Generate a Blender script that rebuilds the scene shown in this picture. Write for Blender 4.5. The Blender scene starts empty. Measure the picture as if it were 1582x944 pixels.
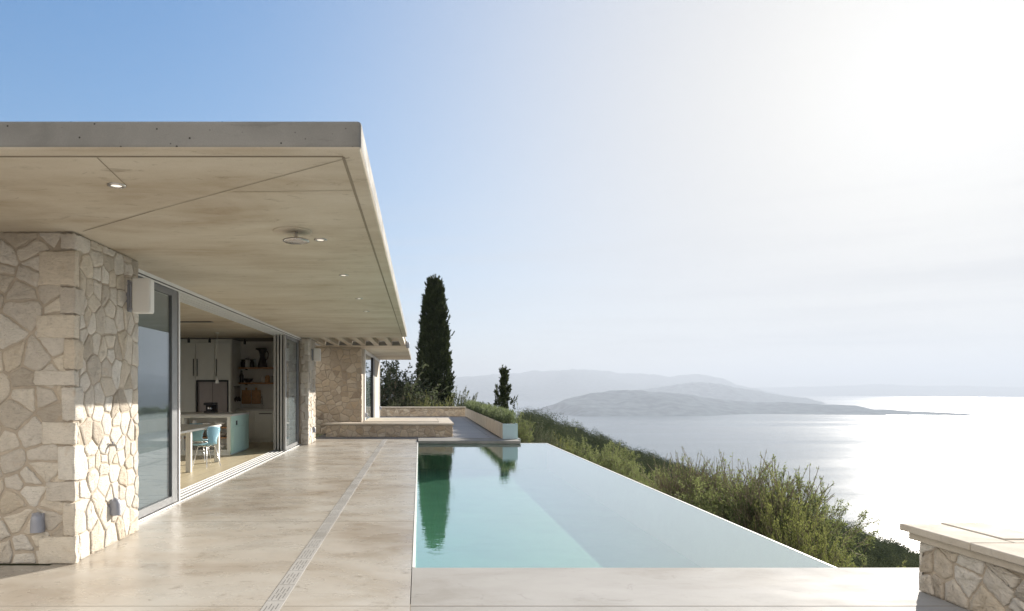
import bpy, bmesh, math, random
import numpy as np
from mathutils import Vector, Matrix

random.seed(7)
RNG = np.random.default_rng(7)
scene = bpy.context.scene
COL = scene.collection
F = 1054.7            # focal length in pixels of the 1582 px wide photograph
VX, VY = 648.0, 600.0  # vanishing point of the terrace
EYE = 1.5
R = math.radians
SUN = Vector((0.585, 0.7386, 0.336)).normalized()

def PX(px, Y):
    return (px - VX) / F * Y
def PZ(py, Y):
    return EYE + (VY - py) / F * Y

# ------------------------------------------------------------------ materials
def newmat(name):
    m = bpy.data.materials.new(name)
    m.use_nodes = True
    nt = m.node_tree
    nt.nodes.clear()
    out = nt.nodes.new('ShaderNodeOutputMaterial')
    return m, nt, out

def node(nt, typ, ins=None, **props):
    n = nt.nodes.new(typ)
    for k, v in props.items():
        setattr(n, k, v)
    for k, v in (ins or {}).items():
        s = n.inputs[k]
        if isinstance(v, bpy.types.NodeSocket):
            nt.links.new(v, s)
        else:
            s.default_value = v
    return n

def rgb(c):
    return (c[0], c[1], c[2], 1.0)

def ramp(nt, fac, stops, interp='LINEAR'):
    n = nt.nodes.new('ShaderNodeValToRGB')
    n.color_ramp.interpolation = interp
    el = n.color_ramp.elements
    while len(el) < len(stops):
        el.new(0.5)
    for e, (p, c) in zip(el, stops):
        e.position = p
        e.color = rgb(c) if hasattr(c, '__len__') else (c, c, c, 1)
    nt.links.new(fac, n.inputs['Fac'])
    return n.outputs['Color']

def pos(nt, scale=(1, 1, 1), rot=(0, 0, 0), obj=False):
    if obj:
        src = node(nt, 'ShaderNodeTexCoord').outputs['Object']
    else:
        src = node(nt, 'ShaderNodeNewGeometry').outputs['Position']
    return node(nt, 'ShaderNodeMapping', {'Vector': src, 'Scale': scale, 'Rotation': rot}).outputs['Vector']

def noise(nt, vec, scale, detail=4, rough=0.55, dist=0.0):
    return node(nt, 'ShaderNodeTexNoise', {'Vector': vec, 'Scale': scale, 'Detail': detail,
                                            'Roughness': rough, 'Distortion': dist}).outputs['Fac']

def mixc(nt, fac, a, b, mode='MIX'):
    n = nt.nodes.new('ShaderNodeMix')
    n.data_type = 'RGBA'
    n.blend_type = mode
    for key, v in ((0, fac), (6, a), (7, b)):
        s = n.inputs[key]
        if isinstance(v, bpy.types.NodeSocket):
            nt.links.new(v, s)
        else:
            s.default_value = v if key == 0 else rgb(v)
    return n.outputs[2]

def math_n(nt, op, a, b=0.0, clamp=False):
    n = nt.nodes.new('ShaderNodeMath')
    n.operation = op
    n.use_clamp = clamp
    for i, v in enumerate((a, b)):
        if isinstance(v, bpy.types.NodeSocket):
            nt.links.new(v, n.inputs[i])
        else:
            n.inputs[i].default_value = v
    return n.outputs[0]

def simple(name, col, rough=0.5, metal=0.0, var=0.08, nscale=6.0, bump=0.0, bscale=60.0, spec=0.5):
    m, nt, out = newmat(name)
    v = pos(nt)
    n = noise(nt, v, nscale, 5)
    c = ramp(nt, n, [(0.25, [x * (1 - var) for x in col]), (0.75, [min(1, x * (1 + var)) for x in col])])
    rr = ramp(nt, noise(nt, v, nscale * 2.3, 3), [(0.3, max(0.02, rough - 0.06)), (0.7, min(1, rough + 0.06))])
    b = node(nt, 'ShaderNodeBsdfPrincipled', {'Base Color': c, 'Roughness': rr, 'Metallic': metal, 'Specular IOR Level': spec})
    if bump:
        bn = node(nt, 'ShaderNodeBump', {'Strength': bump, 'Distance': 0.005, 'Height': noise(nt, v, bscale, 4)})
        nt.links.new(bn.outputs[0], b.inputs['Normal'])
    nt.links.new(b.outputs[0], out.inputs[0])
    return m

def concrete(name, tones, streak=(0.5, 3.5, 1.0), rough=(0.3, 0.5), bump=0.15, joint=None, spec=0.5, pits=0.0, patch=0.7, stain=0.35):
    """cast concrete: broad clouds, long streaks, fine grain, sometimes pits."""
    m, nt, out = newmat(name)
    p = pos(nt)
    big = noise(nt, pos(nt, (patch, patch * 1.6, patch)), 1.0, 6, 0.6, 0.6)
    st = noise(nt, pos(nt, streak), 1.6, 7, 0.65, 0.8)
    base = ramp(nt, big, [(0.36, tones[0]), (0.48, tones[1]), (0.62, tones[2])])
    st2 = ramp(nt, st, [(0.33, 0.0), (0.68, 1.0)])
    base = mixc(nt, math_n(nt, 'MULTIPLY', st2, 0.55), base, tones[3])
    sp = noise(nt, pos(nt, (streak[0] * 2.5, streak[1] * 1.6, streak[2])), 2.7, 8, 0.7, 1.2)
    spm = ramp(nt, sp, [(0.58, 0.0), (0.72, 1.0)])
    base = mixc(nt, math_n(nt, 'MULTIPLY', spm, stain), base, [x * 0.62 for x in tones[0]])
    grain = noise(nt, p, 160, 3, 0.6)
    base = mixc(nt, 0.25, base, ramp(nt, grain, [(0.3, 0.55), (0.7, 1.0)]), 'MULTIPLY')
    hgt = grain
    if pits:
        vo = node(nt, 'ShaderNodeTexVoronoi', {'Vector': p, 'Scale': 15.0, 'Randomness': 1.0}).outputs['Distance']
        pm = ramp(nt, vo, [(0.07, 1.0), (0.11, 0.0)])
        base = mixc(nt, math_n(nt, 'MULTIPLY', pm, pits), base, (0.03, 0.028, 0.025))
    rg = ramp(nt, noise(nt, pos(nt, streak), 2.2, 5, 0.6), [(0.3, rough[0]), (0.7, rough[1])])
    b = node(nt, 'ShaderNodeBsdfPrincipled', {'Base Color': base, 'Roughness': rg, 'Specular IOR Level': spec})
    bn = node(nt, 'ShaderNodeBump', {'Strength': bump, 'Distance': 0.003, 'Height': hgt})
    nt.links.new(bn.outputs[0], b.inputs['Normal'])
    nt.links.new(b.outputs[0], out.inputs[0])
    return m

def stone_mat(name, lo, mid, hi):
    m, nt, out = newmat(name)
    p = pos(nt)
    at = node(nt, 'ShaderNodeAttribute', attribute_name='tone')
    sep = node(nt, 'ShaderNodeSeparateColor', {'Color': at.outputs['Color']})
    base = ramp(nt, sep.outputs[0], [(0.0, lo), (0.45, mid), (1.0, hi)])
    base = mixc(nt, math_n(nt, 'MULTIPLY', ramp(nt, sep.outputs[1], [(0.5, 0.0), (1.0, 1.0)]), 0.45), base, [hi[0] * 0.95, hi[1] * 0.85, hi[2] * 0.70])
    n1 = noise(nt, p, 7, 6, 0.65, 0.5)
    base = mixc(nt, 0.5, base, ramp(nt, n1, [(0.3, 0.72), (0.6, 1.0)]), 'MULTIPLY')
    n2 = noise(nt, pos(nt, (1, 1, 3.0)), 26, 5, 0.7, 0.4)
    base = mixc(nt, 0.35, base, ramp(nt, n2, [(0.32, 0.55), (0.52, 1.0)]), 'MULTIPLY')
    ru = ramp(nt, noise(nt, p, 4.5, 5, 0.7), [(0.60, 0.0), (0.72, 1.0)])
    base = mixc(nt, math_n(nt, 'MULTIPLY', ru, 0.35), base, (0.42, 0.27, 0.13))
    vo = node(nt, 'ShaderNodeTexVoronoi', {'Vector': p, 'Scale': 38.0}).outputs['Distance']
    pit = ramp(nt, vo, [(0.10, 0.0), (0.28, 1.0)])
    h = math_n(nt, 'ADD', math_n(nt, 'MULTIPLY', n2, 0.7), math_n(nt, 'MULTIPLY', pit, 0.25))
    h = math_n(nt, 'ADD', h, math_n(nt, 'MULTIPLY', n1, 0.8))
    b = node(nt, 'ShaderNodeBsdfPrincipled', {'Base Color': base, 'Roughness': 0.88, 'Specular IOR Level': 0.25})
    bn = node(nt, 'ShaderNodeBump', {'Strength': 0.9, 'Distance': 0.016, 'Height': h})
    nt.links.new(bn.outputs[0], b.inputs['Normal'])
    nt.links.new(b.outputs[0], out.inputs[0])
    return m

def leaf_mat(name, c0, c1, c2, trans=0.4, spec=0.12):
    m, nt, out = newmat(name)
    at = node(nt, 'ShaderNodeAttribute', attribute_name='tone')
    sep = node(nt, 'ShaderNodeSeparateColor', {'Color': at.outputs['Color']})
    oi = node(nt, 'ShaderNodeObjectInfo')
    f = math_n(nt, 'ADD', math_n(nt, 'MULTIPLY', sep.outputs[0], 0.75), math_n(nt, 'MULTIPLY', oi.outputs['Random'], 0.25))
    c = ramp(nt, f, [(0.0, c0), (0.5, c1), (1.0, c2)])
    d = node(nt, 'ShaderNodeBsdfPrincipled', {'Base Color': c, 'Roughness': 0.7, 'Specular IOR Level': spec})
    t = node(nt, 'ShaderNodeBsdfTranslucent', {'Color': mixc(nt, 0.4, c, [min(1, c2[0] * 1.25), min(1, c2[1] * 1.3), c2[2] * 0.8])})
    mx = node(nt, 'ShaderNodeMixShader', {'Fac': trans, 1: d.outputs[0], 2: t.outputs[0]})
    nt.links.new(mx.outputs[0], out.inputs[0])
    return m

def schlick(nt, f0, normal=None, p=5.0):
    lw = node(nt, 'ShaderNodeLayerWeight', {'Blend': 0.5})
    if normal is not None:
        nt.links.new(normal, lw.inputs['Normal'])
    return math_n(nt, 'ADD', math_n(nt, 'MULTIPLY', math_n(nt, 'POWER', lw.outputs['Facing'], p), 1 - f0), f0, True)

def glass_mat(name, tint=(0.80, 0.84, 0.85), boost=1.0):
    m, nt, out = newmat(name)
    fr = schlick(nt, 0.075)
    g = node(nt, 'ShaderNodeBsdfGlossy', {'Color': (0.95, 0.97, 1, 1), 'Roughness': 0.02})
    t = node(nt, 'ShaderNodeBsdfTransparent', {'Color': rgb(tint)})
    mx = node(nt, 'ShaderNodeMixShader', {'Fac': fr, 1: t.outputs[0], 2: g.outputs[0]})
    nt.links.new(mx.outputs[0], out.inputs[0])
    return m

def emit_mat(name, col, s):
    m, nt, out = newmat(name)
    e = node(nt, 'ShaderNodeEmission', {'Color': rgb(col), 'Strength': s})
    nt.links.new(e.outputs[0], out.inputs[0])
    return m

def plank_mat(name, cols, length_axis, width, rough=0.4, gap=0.03):
    """boards or long tiles laid across; joints from a brick texture."""
    m, nt, out = newmat(name)
    v = pos(nt, rot=(0, 0, 0 if length_axis == 'x' else R(90)))
    br = node(nt, 'ShaderNodeTexBrick', {'Vector': v, 'Scale': 1.0, 'Mortar Size': gap * width, 'Brick Width': width * 6, 'Row Height': width,
                                         'Color1': (0.2, 0.2, 0.2, 1), 'Color2': (0.9, 0.9, 0.9, 1), 'Mortar': (0, 0, 0, 1), 'Bias': 0.0})
    c = ramp(nt, br.outputs['Color'], [(0.0, [x * 0.35 for x in cols[0]]), (0.15, cols[0]), (1.0, cols[1])])
    c = mixc(nt, 0.5, c, ramp(nt, noise(nt, pos(nt, (1.2, 6, 1) if length_axis == 'x' else (6, 1.2, 1)), 3, 6, 0.65), [(0.3, 0.6), (0.7, 1.0)]), 'MULTIPLY')
    b = node(nt, 'ShaderNodeBsdfPrincipled', {'Base Color': c, 'Roughness': rough})
    bn = node(nt, 'ShaderNodeBump', {'Strength': 0.3, 'Distance': 0.004, 'Height': br.outputs['Fac']})
    bn.invert = True
    nt.links.new(bn.outputs[0], b.inputs['Normal'])
    nt.links.new(b.outputs[0], out.inputs[0])
    return m

M = {}
M['deck'] = concrete('polished_concrete', [(0.29, 0.24, 0.185), (0.39, 0.35, 0.295), (0.45, 0.425, 0.38), (0.50, 0.475, 0.43)],
                     streak=(0.8, 1.3, 1), rough=(0.18, 0.42), bump=0.04, spec=0.42, patch=0.5, stain=0.8)
M['deck_pale'] = concrete('pale_polished_concrete', [(0.29, 0.275, 0.25), (0.345, 0.335, 0.315), (0.385, 0.375, 0.355), (0.40, 0.39, 0.375)],
                          streak=(0.8, 1.5, 1), rough=(0.6, 0.75), bump=0.05, stain=0.45, spec=0.04)
M['soffit'] = concrete('board_marked_soffit', [(0.40, 0.32, 0.225), (0.49, 0.42, 0.32), (0.57, 0.505, 0.405), (0.64, 0.59, 0.50)],
                       streak=(0.55, 1.9, 1), rough=(0.55, 0.75), bump=0.08, patch=0.55, spec=0.3, stain=0.75)
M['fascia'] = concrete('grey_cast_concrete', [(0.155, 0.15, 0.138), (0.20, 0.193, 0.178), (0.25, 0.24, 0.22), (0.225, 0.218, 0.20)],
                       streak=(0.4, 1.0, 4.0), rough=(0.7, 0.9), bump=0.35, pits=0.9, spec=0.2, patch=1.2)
M['joint'] = simple('joint_shadow_gap', (0.26, 0.22, 0.165), 0.9)
M['stone'] = stone_mat('limestone_rubble', (0.46, 0.405, 0.335), (0.62, 0.57, 0.50), (0.72, 0.68, 0.61))
M['stone_warm'] = stone_mat('warm_limestone_rubble', (0.42, 0.34, 0.26), (0.56, 0.475, 0.375), (0.66, 0.58, 0.47))
M['mortar'] = simple('sand_mortar', (0.41, 0.35, 0.28), 0.95, var=0.2, nscale=9, bump=0.6, bscale=90)
M['cap'] = concrete('limestone_coping', [(0.42, 0.365, 0.29), (0.50, 0.445, 0.365), (0.56, 0.505, 0.42), (0.54, 0.48, 0.40)],
                    streak=(1.5, 1.5, 3), rough=(0.8, 0.95), bump=0.45, patch=2.0, spec=0.08, stain=0.5)
M['rim'] = simple('white_pool_rim', (0.80, 0.78, 0.74), 0.45, var=0.04)
M['inner_wall'] = simple('pale_pool_wall', (0.62, 0.60, 0.54), 0.6, var=0.06)
M['basin'] = simple('green_pool_render', (0.185, 0.385, 0.235), 0.6, var=0.12, nscale=1.5)
M['alu'] = simple('grey_aluminium', (0.16, 0.165, 0.17), 0.42, 0.35, var=0.05)
M['slot'] = simple('drain_slot_grey', (0.13, 0.125, 0.12), 0.8)
M['alu_dark'] = simple('dark_gasket_and_trough_shade', (0.035, 0.036, 0.04), 0.5)
M['alu_pale'] = simple('pale_aluminium', (0.72, 0.72, 0.71), 0.38, 0.25, var=0.04)
M['blind'] = simple('grey_roller_blind', (0.30, 0.305, 0.31), 0.85, var=0.03, nscale=2)
M['glass'] = glass_mat('door_glass')
M['white'] = simple('white_paint', (0.74, 0.73, 0.70), 0.5, var=0.03)
M['lampgrey'] = simple('grey_lamp_metal', (0.30, 0.31, 0.35), 0.5, 0.2, var=0.06)
M['black'] = simple('black_metal', (0.02, 0.02, 0.022), 0.45)
M['steel'] = simple('brushed_steel', (0.50, 0.48, 0.46), 0.3, 1.0, var=0.05)
M['fridge'] = simple('brownish_steel_fridge', (0.34, 0.30, 0.285), 0.45, 0.4, var=0.05)
M['chrome'] = simple('chrome', (0.75, 0.75, 0.75), 0.15, 1.0, var=0.02)
M['cabinet'] = simple('grey_green_cabinet', (0.77, 0.77, 0.71), 0.5, var=0.03)
M['mint'] = simple('mint_cabinet', (0.52, 0.72, 0.63), 0.5, var=0.03)
M['worktop'] = simple('pale_worktop', (0.60, 0.59, 0.56), 0.35, var=0.05)
M['wall'] = simple('plaster_wall', (0.70, 0.69, 0.65), 0.9, var=0.03)
M['wood'] = simple('oak_shelf', (0.42, 0.22, 0.10), 0.5, var=0.2, nscale=14)
M['board'] = simple('chopping_board_wood', (0.45, 0.24, 0.10), 0.5, var=0.22, nscale=18)
M['table'] = simple('pale_table', (0.66, 0.65, 0.60), 0.4, var=0.03)
M['chair'] = simple('pale_blue_chair', (0.22, 0.43, 0.54), 0.4, var=0.04)
M['china'] = simple('white_china', (0.72, 0.71, 0.68), 0.25, var=0.02)
M['china_grey'] = simple('stoneware', (0.35, 0.33, 0.30), 0.4, var=0.08)
M['pot_dark'] = simple('dark_pottery', (0.035, 0.028, 0.025), 0.4, var=0.2)
M['pot_red'] = simple('terracotta_red', (0.30, 0.09, 0.05), 0.5)
M['room_floor'] = plank_mat('pale_floor_boards', [(0.56, 0.48, 0.33), (0.62, 0.54, 0.38)], 'y', 0.2, 0.38, 0.012)
M['terrace'] = plank_mat('stone_plank_paving', [(0.20, 0.20, 0.205), (0.26, 0.26, 0.265)], 'x', 0.36, 0.55, 0.05)
M['planter'] = simple('painted_steel_planter', (0.36, 0.345, 0.32), 0.45, 0.1, var=0.05, nscale=3)
M['planter_blue'] = simple('blue_grey_planter_end', (0.30, 0.40, 0.44), 0.45, 0.1, var=0.05, nscale=3)
M['soil'] = simple('soil', (0.06, 0.045, 0.03), 0.95, var=0.3)
M['bark'] = simple('bark', (0.17, 0.14, 0.10), 0.9, var=0.3, nscale=20, bump=0.6, bscale=40)
M['olive'] = leaf_mat('olive_leaves', (0.055, 0.070, 0.033), (0.115, 0.14, 0.064), (0.21, 0.235, 0.11), 0.42)
M['lime'] = leaf_mat('yellow_green_leaves', (0.065, 0.08, 0.028), (0.13, 0.15, 0.052), (0.22, 0.23, 0.09), 0.44)
M['dusty'] = leaf_mat('grey_green_leaves', (0.030, 0.042, 0.026), (0.06, 0.075, 0.046), (0.11, 0.125, 0.08), 0.28)
M['cypress'] = leaf_mat('cypress_foliage', (0.013, 0.021, 0.011), (0.030, 0.043, 0.020), (0.065, 0.08, 0.036), 0.2)
M['wood_far'] = leaf_mat('hillside_foliage', (0.016, 0.025, 0.016), (0.046, 0.060, 0.034), (0.11, 0.122, 0.064), 0.12, 0.0)
M['lavender'] = leaf_mat('planter_foliage', (0.055, 0.075, 0.042), (0.115, 0.145, 0.082), (0.20, 0.235, 0.14), 0.35)
M['glow'] = emit_mat('lamp_glow', (1.0, 0.90, 0.74), 0.4)
M['ground'] = simple('hillside_earth', (0.05, 0.05, 0.028), 1.0, var=0.4, nscale=0.8, spec=0.0)
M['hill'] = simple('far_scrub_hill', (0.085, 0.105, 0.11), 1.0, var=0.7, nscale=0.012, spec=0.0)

# water -----------------------------------------------------------------
def make_pool_water():
    m, nt, out = newmat('pool_water_surface')
    h = noise(nt, pos(nt, (2.2, 5.0, 1)), 1.6, 3, 0.5, 0.3)
    bn = node(nt, 'ShaderNodeBump', {'Strength': 0.06, 'Distance': 0.02, 'Height': h})
    fr = schlick(nt, 0.10, bn.outputs[0], 2.4)
    g = node(nt, 'ShaderNodeBsdfGlossy', {'Color': (0.93, 0.97, 1, 1), 'Roughness': 0.015, 'Normal': bn.outputs[0]})
    t = node(nt, 'ShaderNodeBsdfTransparent', {'Color': (0.74, 0.93, 0.88, 1)})
    mx = node(nt, 'ShaderNodeMixShader', {'Fac': fr, 1: t.outputs[0], 2: g.outputs[0]})
    nt.links.new(mx.outputs[0], out.inputs[0])
    return m
def make_sea():
    m, nt, out = newmat('sea_water')
    w = noise(nt, pos(nt, (0.00035, 0.0022, 1)), 1.0, 5, 0.6, 0.5)
    rg = ramp(nt, w, [(0.35, 0.16), (0.65, 0.25)])
    h = noise(nt, pos(nt, (0.02, 0.05, 1)), 1.0, 6, 0.65)
    bn = node(nt, 'ShaderNodeBump', {'Strength': 0.32, 'Distance': 2.2, 'Height': h})
    b = node(nt, 'ShaderNodeBsdfPrincipled', {'Base Color': (0.03, 0.06, 0.075, 1), 'Roughness': rg, 'IOR': 1.33, 'Normal': bn.outputs[0]})
    nt.links.new(b.outputs[0], out.inputs[0])
    return m
M['pool_water'] = make_pool_water()
M['sea'] = make_sea()

# ------------------------------------------------------------------ mesh builder
def world_loc(o):
    v = Vector((0, 0, 0))
    while o is not None:
        v += o.location
        o = o.parent
    return v

class MB:
    def __init__(self):
        self.v, self.f, self.mi, self.sm, self.tone = [], [], [], [], []
        self.t = (0.5, 0.5, 0.5)
    def add(self, verts, faces, mi=0, smooth=False):
        b = len(self.v)
        self.v.extend([tuple(p) for p in verts])
        self.tone.extend([self.t] * len(verts))
        for f in faces:
            self.f.append(tuple(b + i for i in f))
            self.mi.append(mi)
            self.sm.append(smooth)
        return self
    def box(self, x0, x1, y0, y1, z0, z1, mi=0, bev=0.0, seg=1):
        if bev:
            bm = bmesh.new()
            bmesh.ops.create_cube(bm, size=1)
            for v in bm.verts:
                v.co = ((x0 + x1) / 2 + v.co.x * (x1 - x0), (y0 + y1) / 2 + v.co.y * (y1 - y0), (z0 + z1) / 2 + v.co.z * (z1 - z0))
            bmesh.ops.bevel(bm, geom=bm.edges[:], offset=bev, segments=seg, affect='EDGES', profile=0.5)
            bm.verts.index_update()
            self.add([v.co[:] for v in bm.verts], [[v.index for v in f.verts] for f in bm.faces], mi)
            bm.free()
            return self
        vs = [(x0, y0, z0), (x1, y0, z0), (x1, y1, z0), (x0, y1, z0), (x0, y0, z1), (x1, y0, z1), (x1, y1, z1), (x0, y1, z1)]
        return self.add(vs, [(0, 3, 2, 1), (4, 5, 6, 7), (0, 1, 5, 4), (1, 2, 6, 5), (2, 3, 7, 6), (3, 0, 4, 7)], mi)
    def obox(self, c, ax, ay, az, mi=0):
        c, ax, ay, az = Vector(c), Vector(ax), Vector(ay), Vector(az)
        vs = [c + sx * ax + sy * ay + sz * az for sz in (-1, 1) for (sx, sy) in ((-1, -1), (1, -1), (1, 1), (-1, 1))]
        return self.add(vs, [(0, 3, 2, 1), (4, 5, 6, 7), (0, 1, 5, 4), (1, 2, 6, 5), (2, 3, 7, 6), (3, 0, 4, 7)], mi)
    def tube(self, pts, radii, n=10, mi=0, cap=True):
        pts = [Vector(p) for p in pts]
        if not hasattr(radii, '__len__'):
            radii = [radii] * len(pts)
        rings, b = [], []
        up = None
        for i, p in enumerate(pts):
            d = (pts[min(i + 1, len(pts) - 1)] - pts[max(i - 1, 0)]).normalized()
            if up is None:
                up = Vector((0, 0, 1)) if abs(d.z) < 0.9 else Vector((1, 0, 0))
            a = d.cross(up).normalized()
            up = a.cross(d).normalized()
            rings.append([p + radii[i] * (math.cos(2 * math.pi * k / n) * a + math.sin(2 * math.pi * k / n) * up) for k in range(n)])
        vs = [q for r in rings for q in r]
        fs = [(i * n + k, i * n + (k + 1) % n, (i + 1) * n + (k + 1) % n, (i + 1) * n + k) for i in range(len(pts) - 1) for k in range(n)]
        self.add(vs, fs, mi, True)
        if cap:
            self.add(rings[0], [tuple(range(n))[::-1]], mi)
            self.add(rings[-1], [tuple(range(n))], mi)
        return self
    def lathe(self, prof, c=(0, 0, 0), n=20, mi=0):
        c = Vector(c)
        vs = [c + Vector((r * math.cos(2 * math.pi * k / n), r * math.sin(2 * math.pi * k / n), z)) for r, z in prof for k in range(n)]
        fs = [(i * n + k, i * n + (k + 1) % n, (i + 1) * n + (k + 1) % n, (i + 1) * n + k) for i in range(len(prof) - 1) for k in range(n)]
        return self.add(vs, fs, mi, True)
    def build(self, name, mats, parent=None, local=False):
        if not isinstance(mats, (list, tuple)):
            mats = [mats]
        off = Vector((0, 0, 0))
        if not local and self.v:
            if parent is not None:
                off = world_loc(parent)
            else:
                a = np.array(self.v)
                lo, hi = a.min(0), a.max(0)
                off = Vector(((lo[0] + hi[0]) / 2, (lo[1] + hi[1]) / 2, lo[2]))
        me = bpy.data.meshes.new(name)
        me.from_pydata([(x - off.x, y - off.y, z - off.z) for x, y, z in self.v], [], self.f)
        for m in mats:
            me.materials.append(m)
        me.polygons.foreach_set('material_index', self.mi)
        me.polygons.foreach_set('use_smooth', self.sm)
        ca = me.color_attributes.new('tone', 'FLOAT_COLOR', 'POINT')
        ca.data.foreach_set('color', [x for t in self.tone for x in (t[0], t[1], t[2], 1.0)])
        me.update()
        o = bpy.data.objects.new(name, me)
        COL.objects.link(o)
        if parent is not None:
            o.parent = parent
        elif not local:
            o.location = off
        return o

def tag(o, label=None, cat=None, group=None, kind=None):
    if label: o['label'] = label
    if cat: o['category'] = cat
    if group: o['group'] = group
    if kind: o['kind'] = kind
    return o

def thing(name, label, cat, loc=(0, 0, 0), group=None, rz=0.0):
    o = bpy.data.objects.new(name, None)
    o.empty_display_size = 0.2
    COL.objects.link(o)
    o.location = loc
    o.rotation_euler = (0, 0, rz)
    return tag(o, label, cat, group)

def copy_tree(o, parent=None):
    c = o.copy()
    COL.objects.link(c)
    c.parent = parent
    for ch in o.children:
        copy_tree(ch, c)
    return c

# ------------------------------------------------------------------ rubble masonry
def clip(poly, nx, ny, d):
    """keep the part of poly with n.p <= d"""
    res = []
    for i in range(len(poly)):
        a, b = poly[i], poly[(i + 1) % len(poly)]
        da, db = a[0] * nx + a[1] * ny - d, b[0] * nx + b[1] * ny - d
        if da <= 0:
            res.append(a)
        if (da < 0 < db) or (db < 0 < da):
            t = da / (da - db)
            res.append((a[0] + (b[0] - a[0]) * t, a[1] + (b[1] - a[1]) * t))
    return res

def rubble(mb, O, U, V, Nn, W, H, cw, ch, gap, seed, mi=0, relief=0.02, edge=0.004, course=0.45):
    """irregular stones with real relief on the rectangle O + u*U + v*V, facing Nn."""
    rg = random.Random(seed)
    O, U, V, Nn = Vector(O), Vector(U), Vector(V), Vector(Nn)
    pts = []
    v = 0.0
    while v < H:
        h = ch * rg.uniform(0.7, 1.35)
        u = -rg.random() * cw
        while u < W + cw:
            w = cw * rg.choice((0.4, 0.6, 0.8, 1.0, 1.25, 1.7)) * rg.uniform(0.85, 1.15)
            if rg.random() < 0.30:      # two stones one over the other
                pts.append((u + w / 2 + rg.uniform(-.1, .1) * cw, v + h * 0.22 + rg.uniform(-.08, .08) * ch, 0.0))
                pts.append((u + w / 2 + rg.uniform(-.1, .1) * cw, v + h * 0.78 + rg.uniform(-.08, .08) * ch, 0.0))
            else:
                pts.append((u + w / 2 + rg.uniform(-.16, .16) * cw, v + h / 2 + rg.uniform(-course, course) * ch * 0.5, (w / cw - 1) * 0.06 * cw * cw))
            u += w
        v += h
    for i, (px_, py_, w_) in enumerate(pts):
        if not (-0.2 * cw < px_ < W + 0.2 * cw and -0.2 * ch < py_ < H + 0.3 * ch):
            continue
        poly = [(edge, edge), (W - edge, edge), (W - edge, H - edge), (edge, H - edge)]
        near = sorted(range(len(pts)), key=lambda j: (pts[j][0] - px_) ** 2 + (pts[j][1] - py_) ** 2)[1:26]
        for j in near:
            qx, qy, qw = pts[j]
            nx, ny = qx - px_, qy - py_
            L = math.hypot(nx, ny)
            if L < 1e-6:
                continue
            d = (qx * qx + qy * qy - px_ * px_ - py_ * py_ + w_ - qw) / 2 / L
            poly = clip(poly, nx / L, ny / L, d - gap / 2 * rg.uniform(0.6, 1.5))
            if len(poly) < 3:
                break
        if len(poly) < 3:
            continue
        area = 0.5 * sum(poly[k][0] * poly[(k + 1) % len(poly)][1] - poly[(k + 1) % len(poly)][0] * poly[k][1] for k in range(len(poly)))
        if abs(area) < 0.05 * cw * ch:
            continue
        # wobble the edges, then cut the corners
        dense = []
        for k in range(len(poly)):
            a, b = poly[k], poly[(k + 1) % len(poly)]
            L = math.hypot(b[0] - a[0], b[1] - a[1])
            if L < 1e-4:
                continue
            ns = max(2, int(L / (0.20 * ch)))
            for s in range(ns):
                t = s / ns
                wob = 0.0 if s == 0 else rg.uniform(-1, 1) * 0.040 * ch
                dense.append((a[0] + (b[0] - a[0]) * t - (b[1] - a[1]) / L * wob, a[1] + (b[1] - a[1]) * t + (b[0] - a[0]) / L * wob))
        for _ in range(2):
            nd = []
            for k in range(len(dense)):
                a, b = dense[k], dense[(k + 1) % len(dense)]
                nd.append((a[0] * .8 + b[0] * .2, a[1] * .8 + b[1] * .2))
                nd.append((a[0] * .2 + b[0] * .8, a[1] * .2 + b[1] * .8))
            dense = nd
        dense = [(min(max(x, 0), W), min(max(y, 0), H)) for x, y in dense]
        n = len(dense)
        cx, cy = sum(p[0] for p in dense) / n, sum(p[1] for p in dense) / n
        hh = relief * rg.uniform(0.55, 1.25)
        tx, ty = rg.uniform(-.03, .03), rg.uniform(-.03, .03)
        ext = max(max(abs(p[0] - cx), abs(p[1] - cy)) for p in dense)
        mb.t = (min(1, max(0, rg.gauss(0.5, 0.27))), rg.random(), rg.random())
        vs = []
        for (s, hk, jit) in ((1.0, -0.6, 0), (1.0, 0.35, 0), (1 - 0.10 * ch / max(ext, .01) * 0.5, 0.95, .10), (0.62, 1.05, .22), (0.3, 1.1, .25)):
            for p in dense:
                x, y = cx + (p[0] - cx) * s, cy + (p[1] - cy) * s
                z = hh * (hk + rg.uniform(-jit, jit)) + (tx * (x - cx) + ty * (y - cy)) * (1 if hk > 0 else 0)
                vs.append(O + U * x + V * y + Nn * z)
        vs.append(O + U * cx + V * cy + Nn * hh * 1.1)
        fs = [(r * n + k, r * n + (k + 1) % n, (r + 1) * n + (k + 1) % n, (r + 1) * n + k) for r in range(4) for k in range(n)]
        fs += [(4 * n + k, 4 * n + (k + 1) % n, 5 * n) for k in range(n)]
        if U.cross(V).dot(Nn) < 0:
            fs = [f[::-1] for f in fs]
        mb.add(vs, fs, mi, True)
    mb.t = (0.5, 0.5, 0.5)

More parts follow.
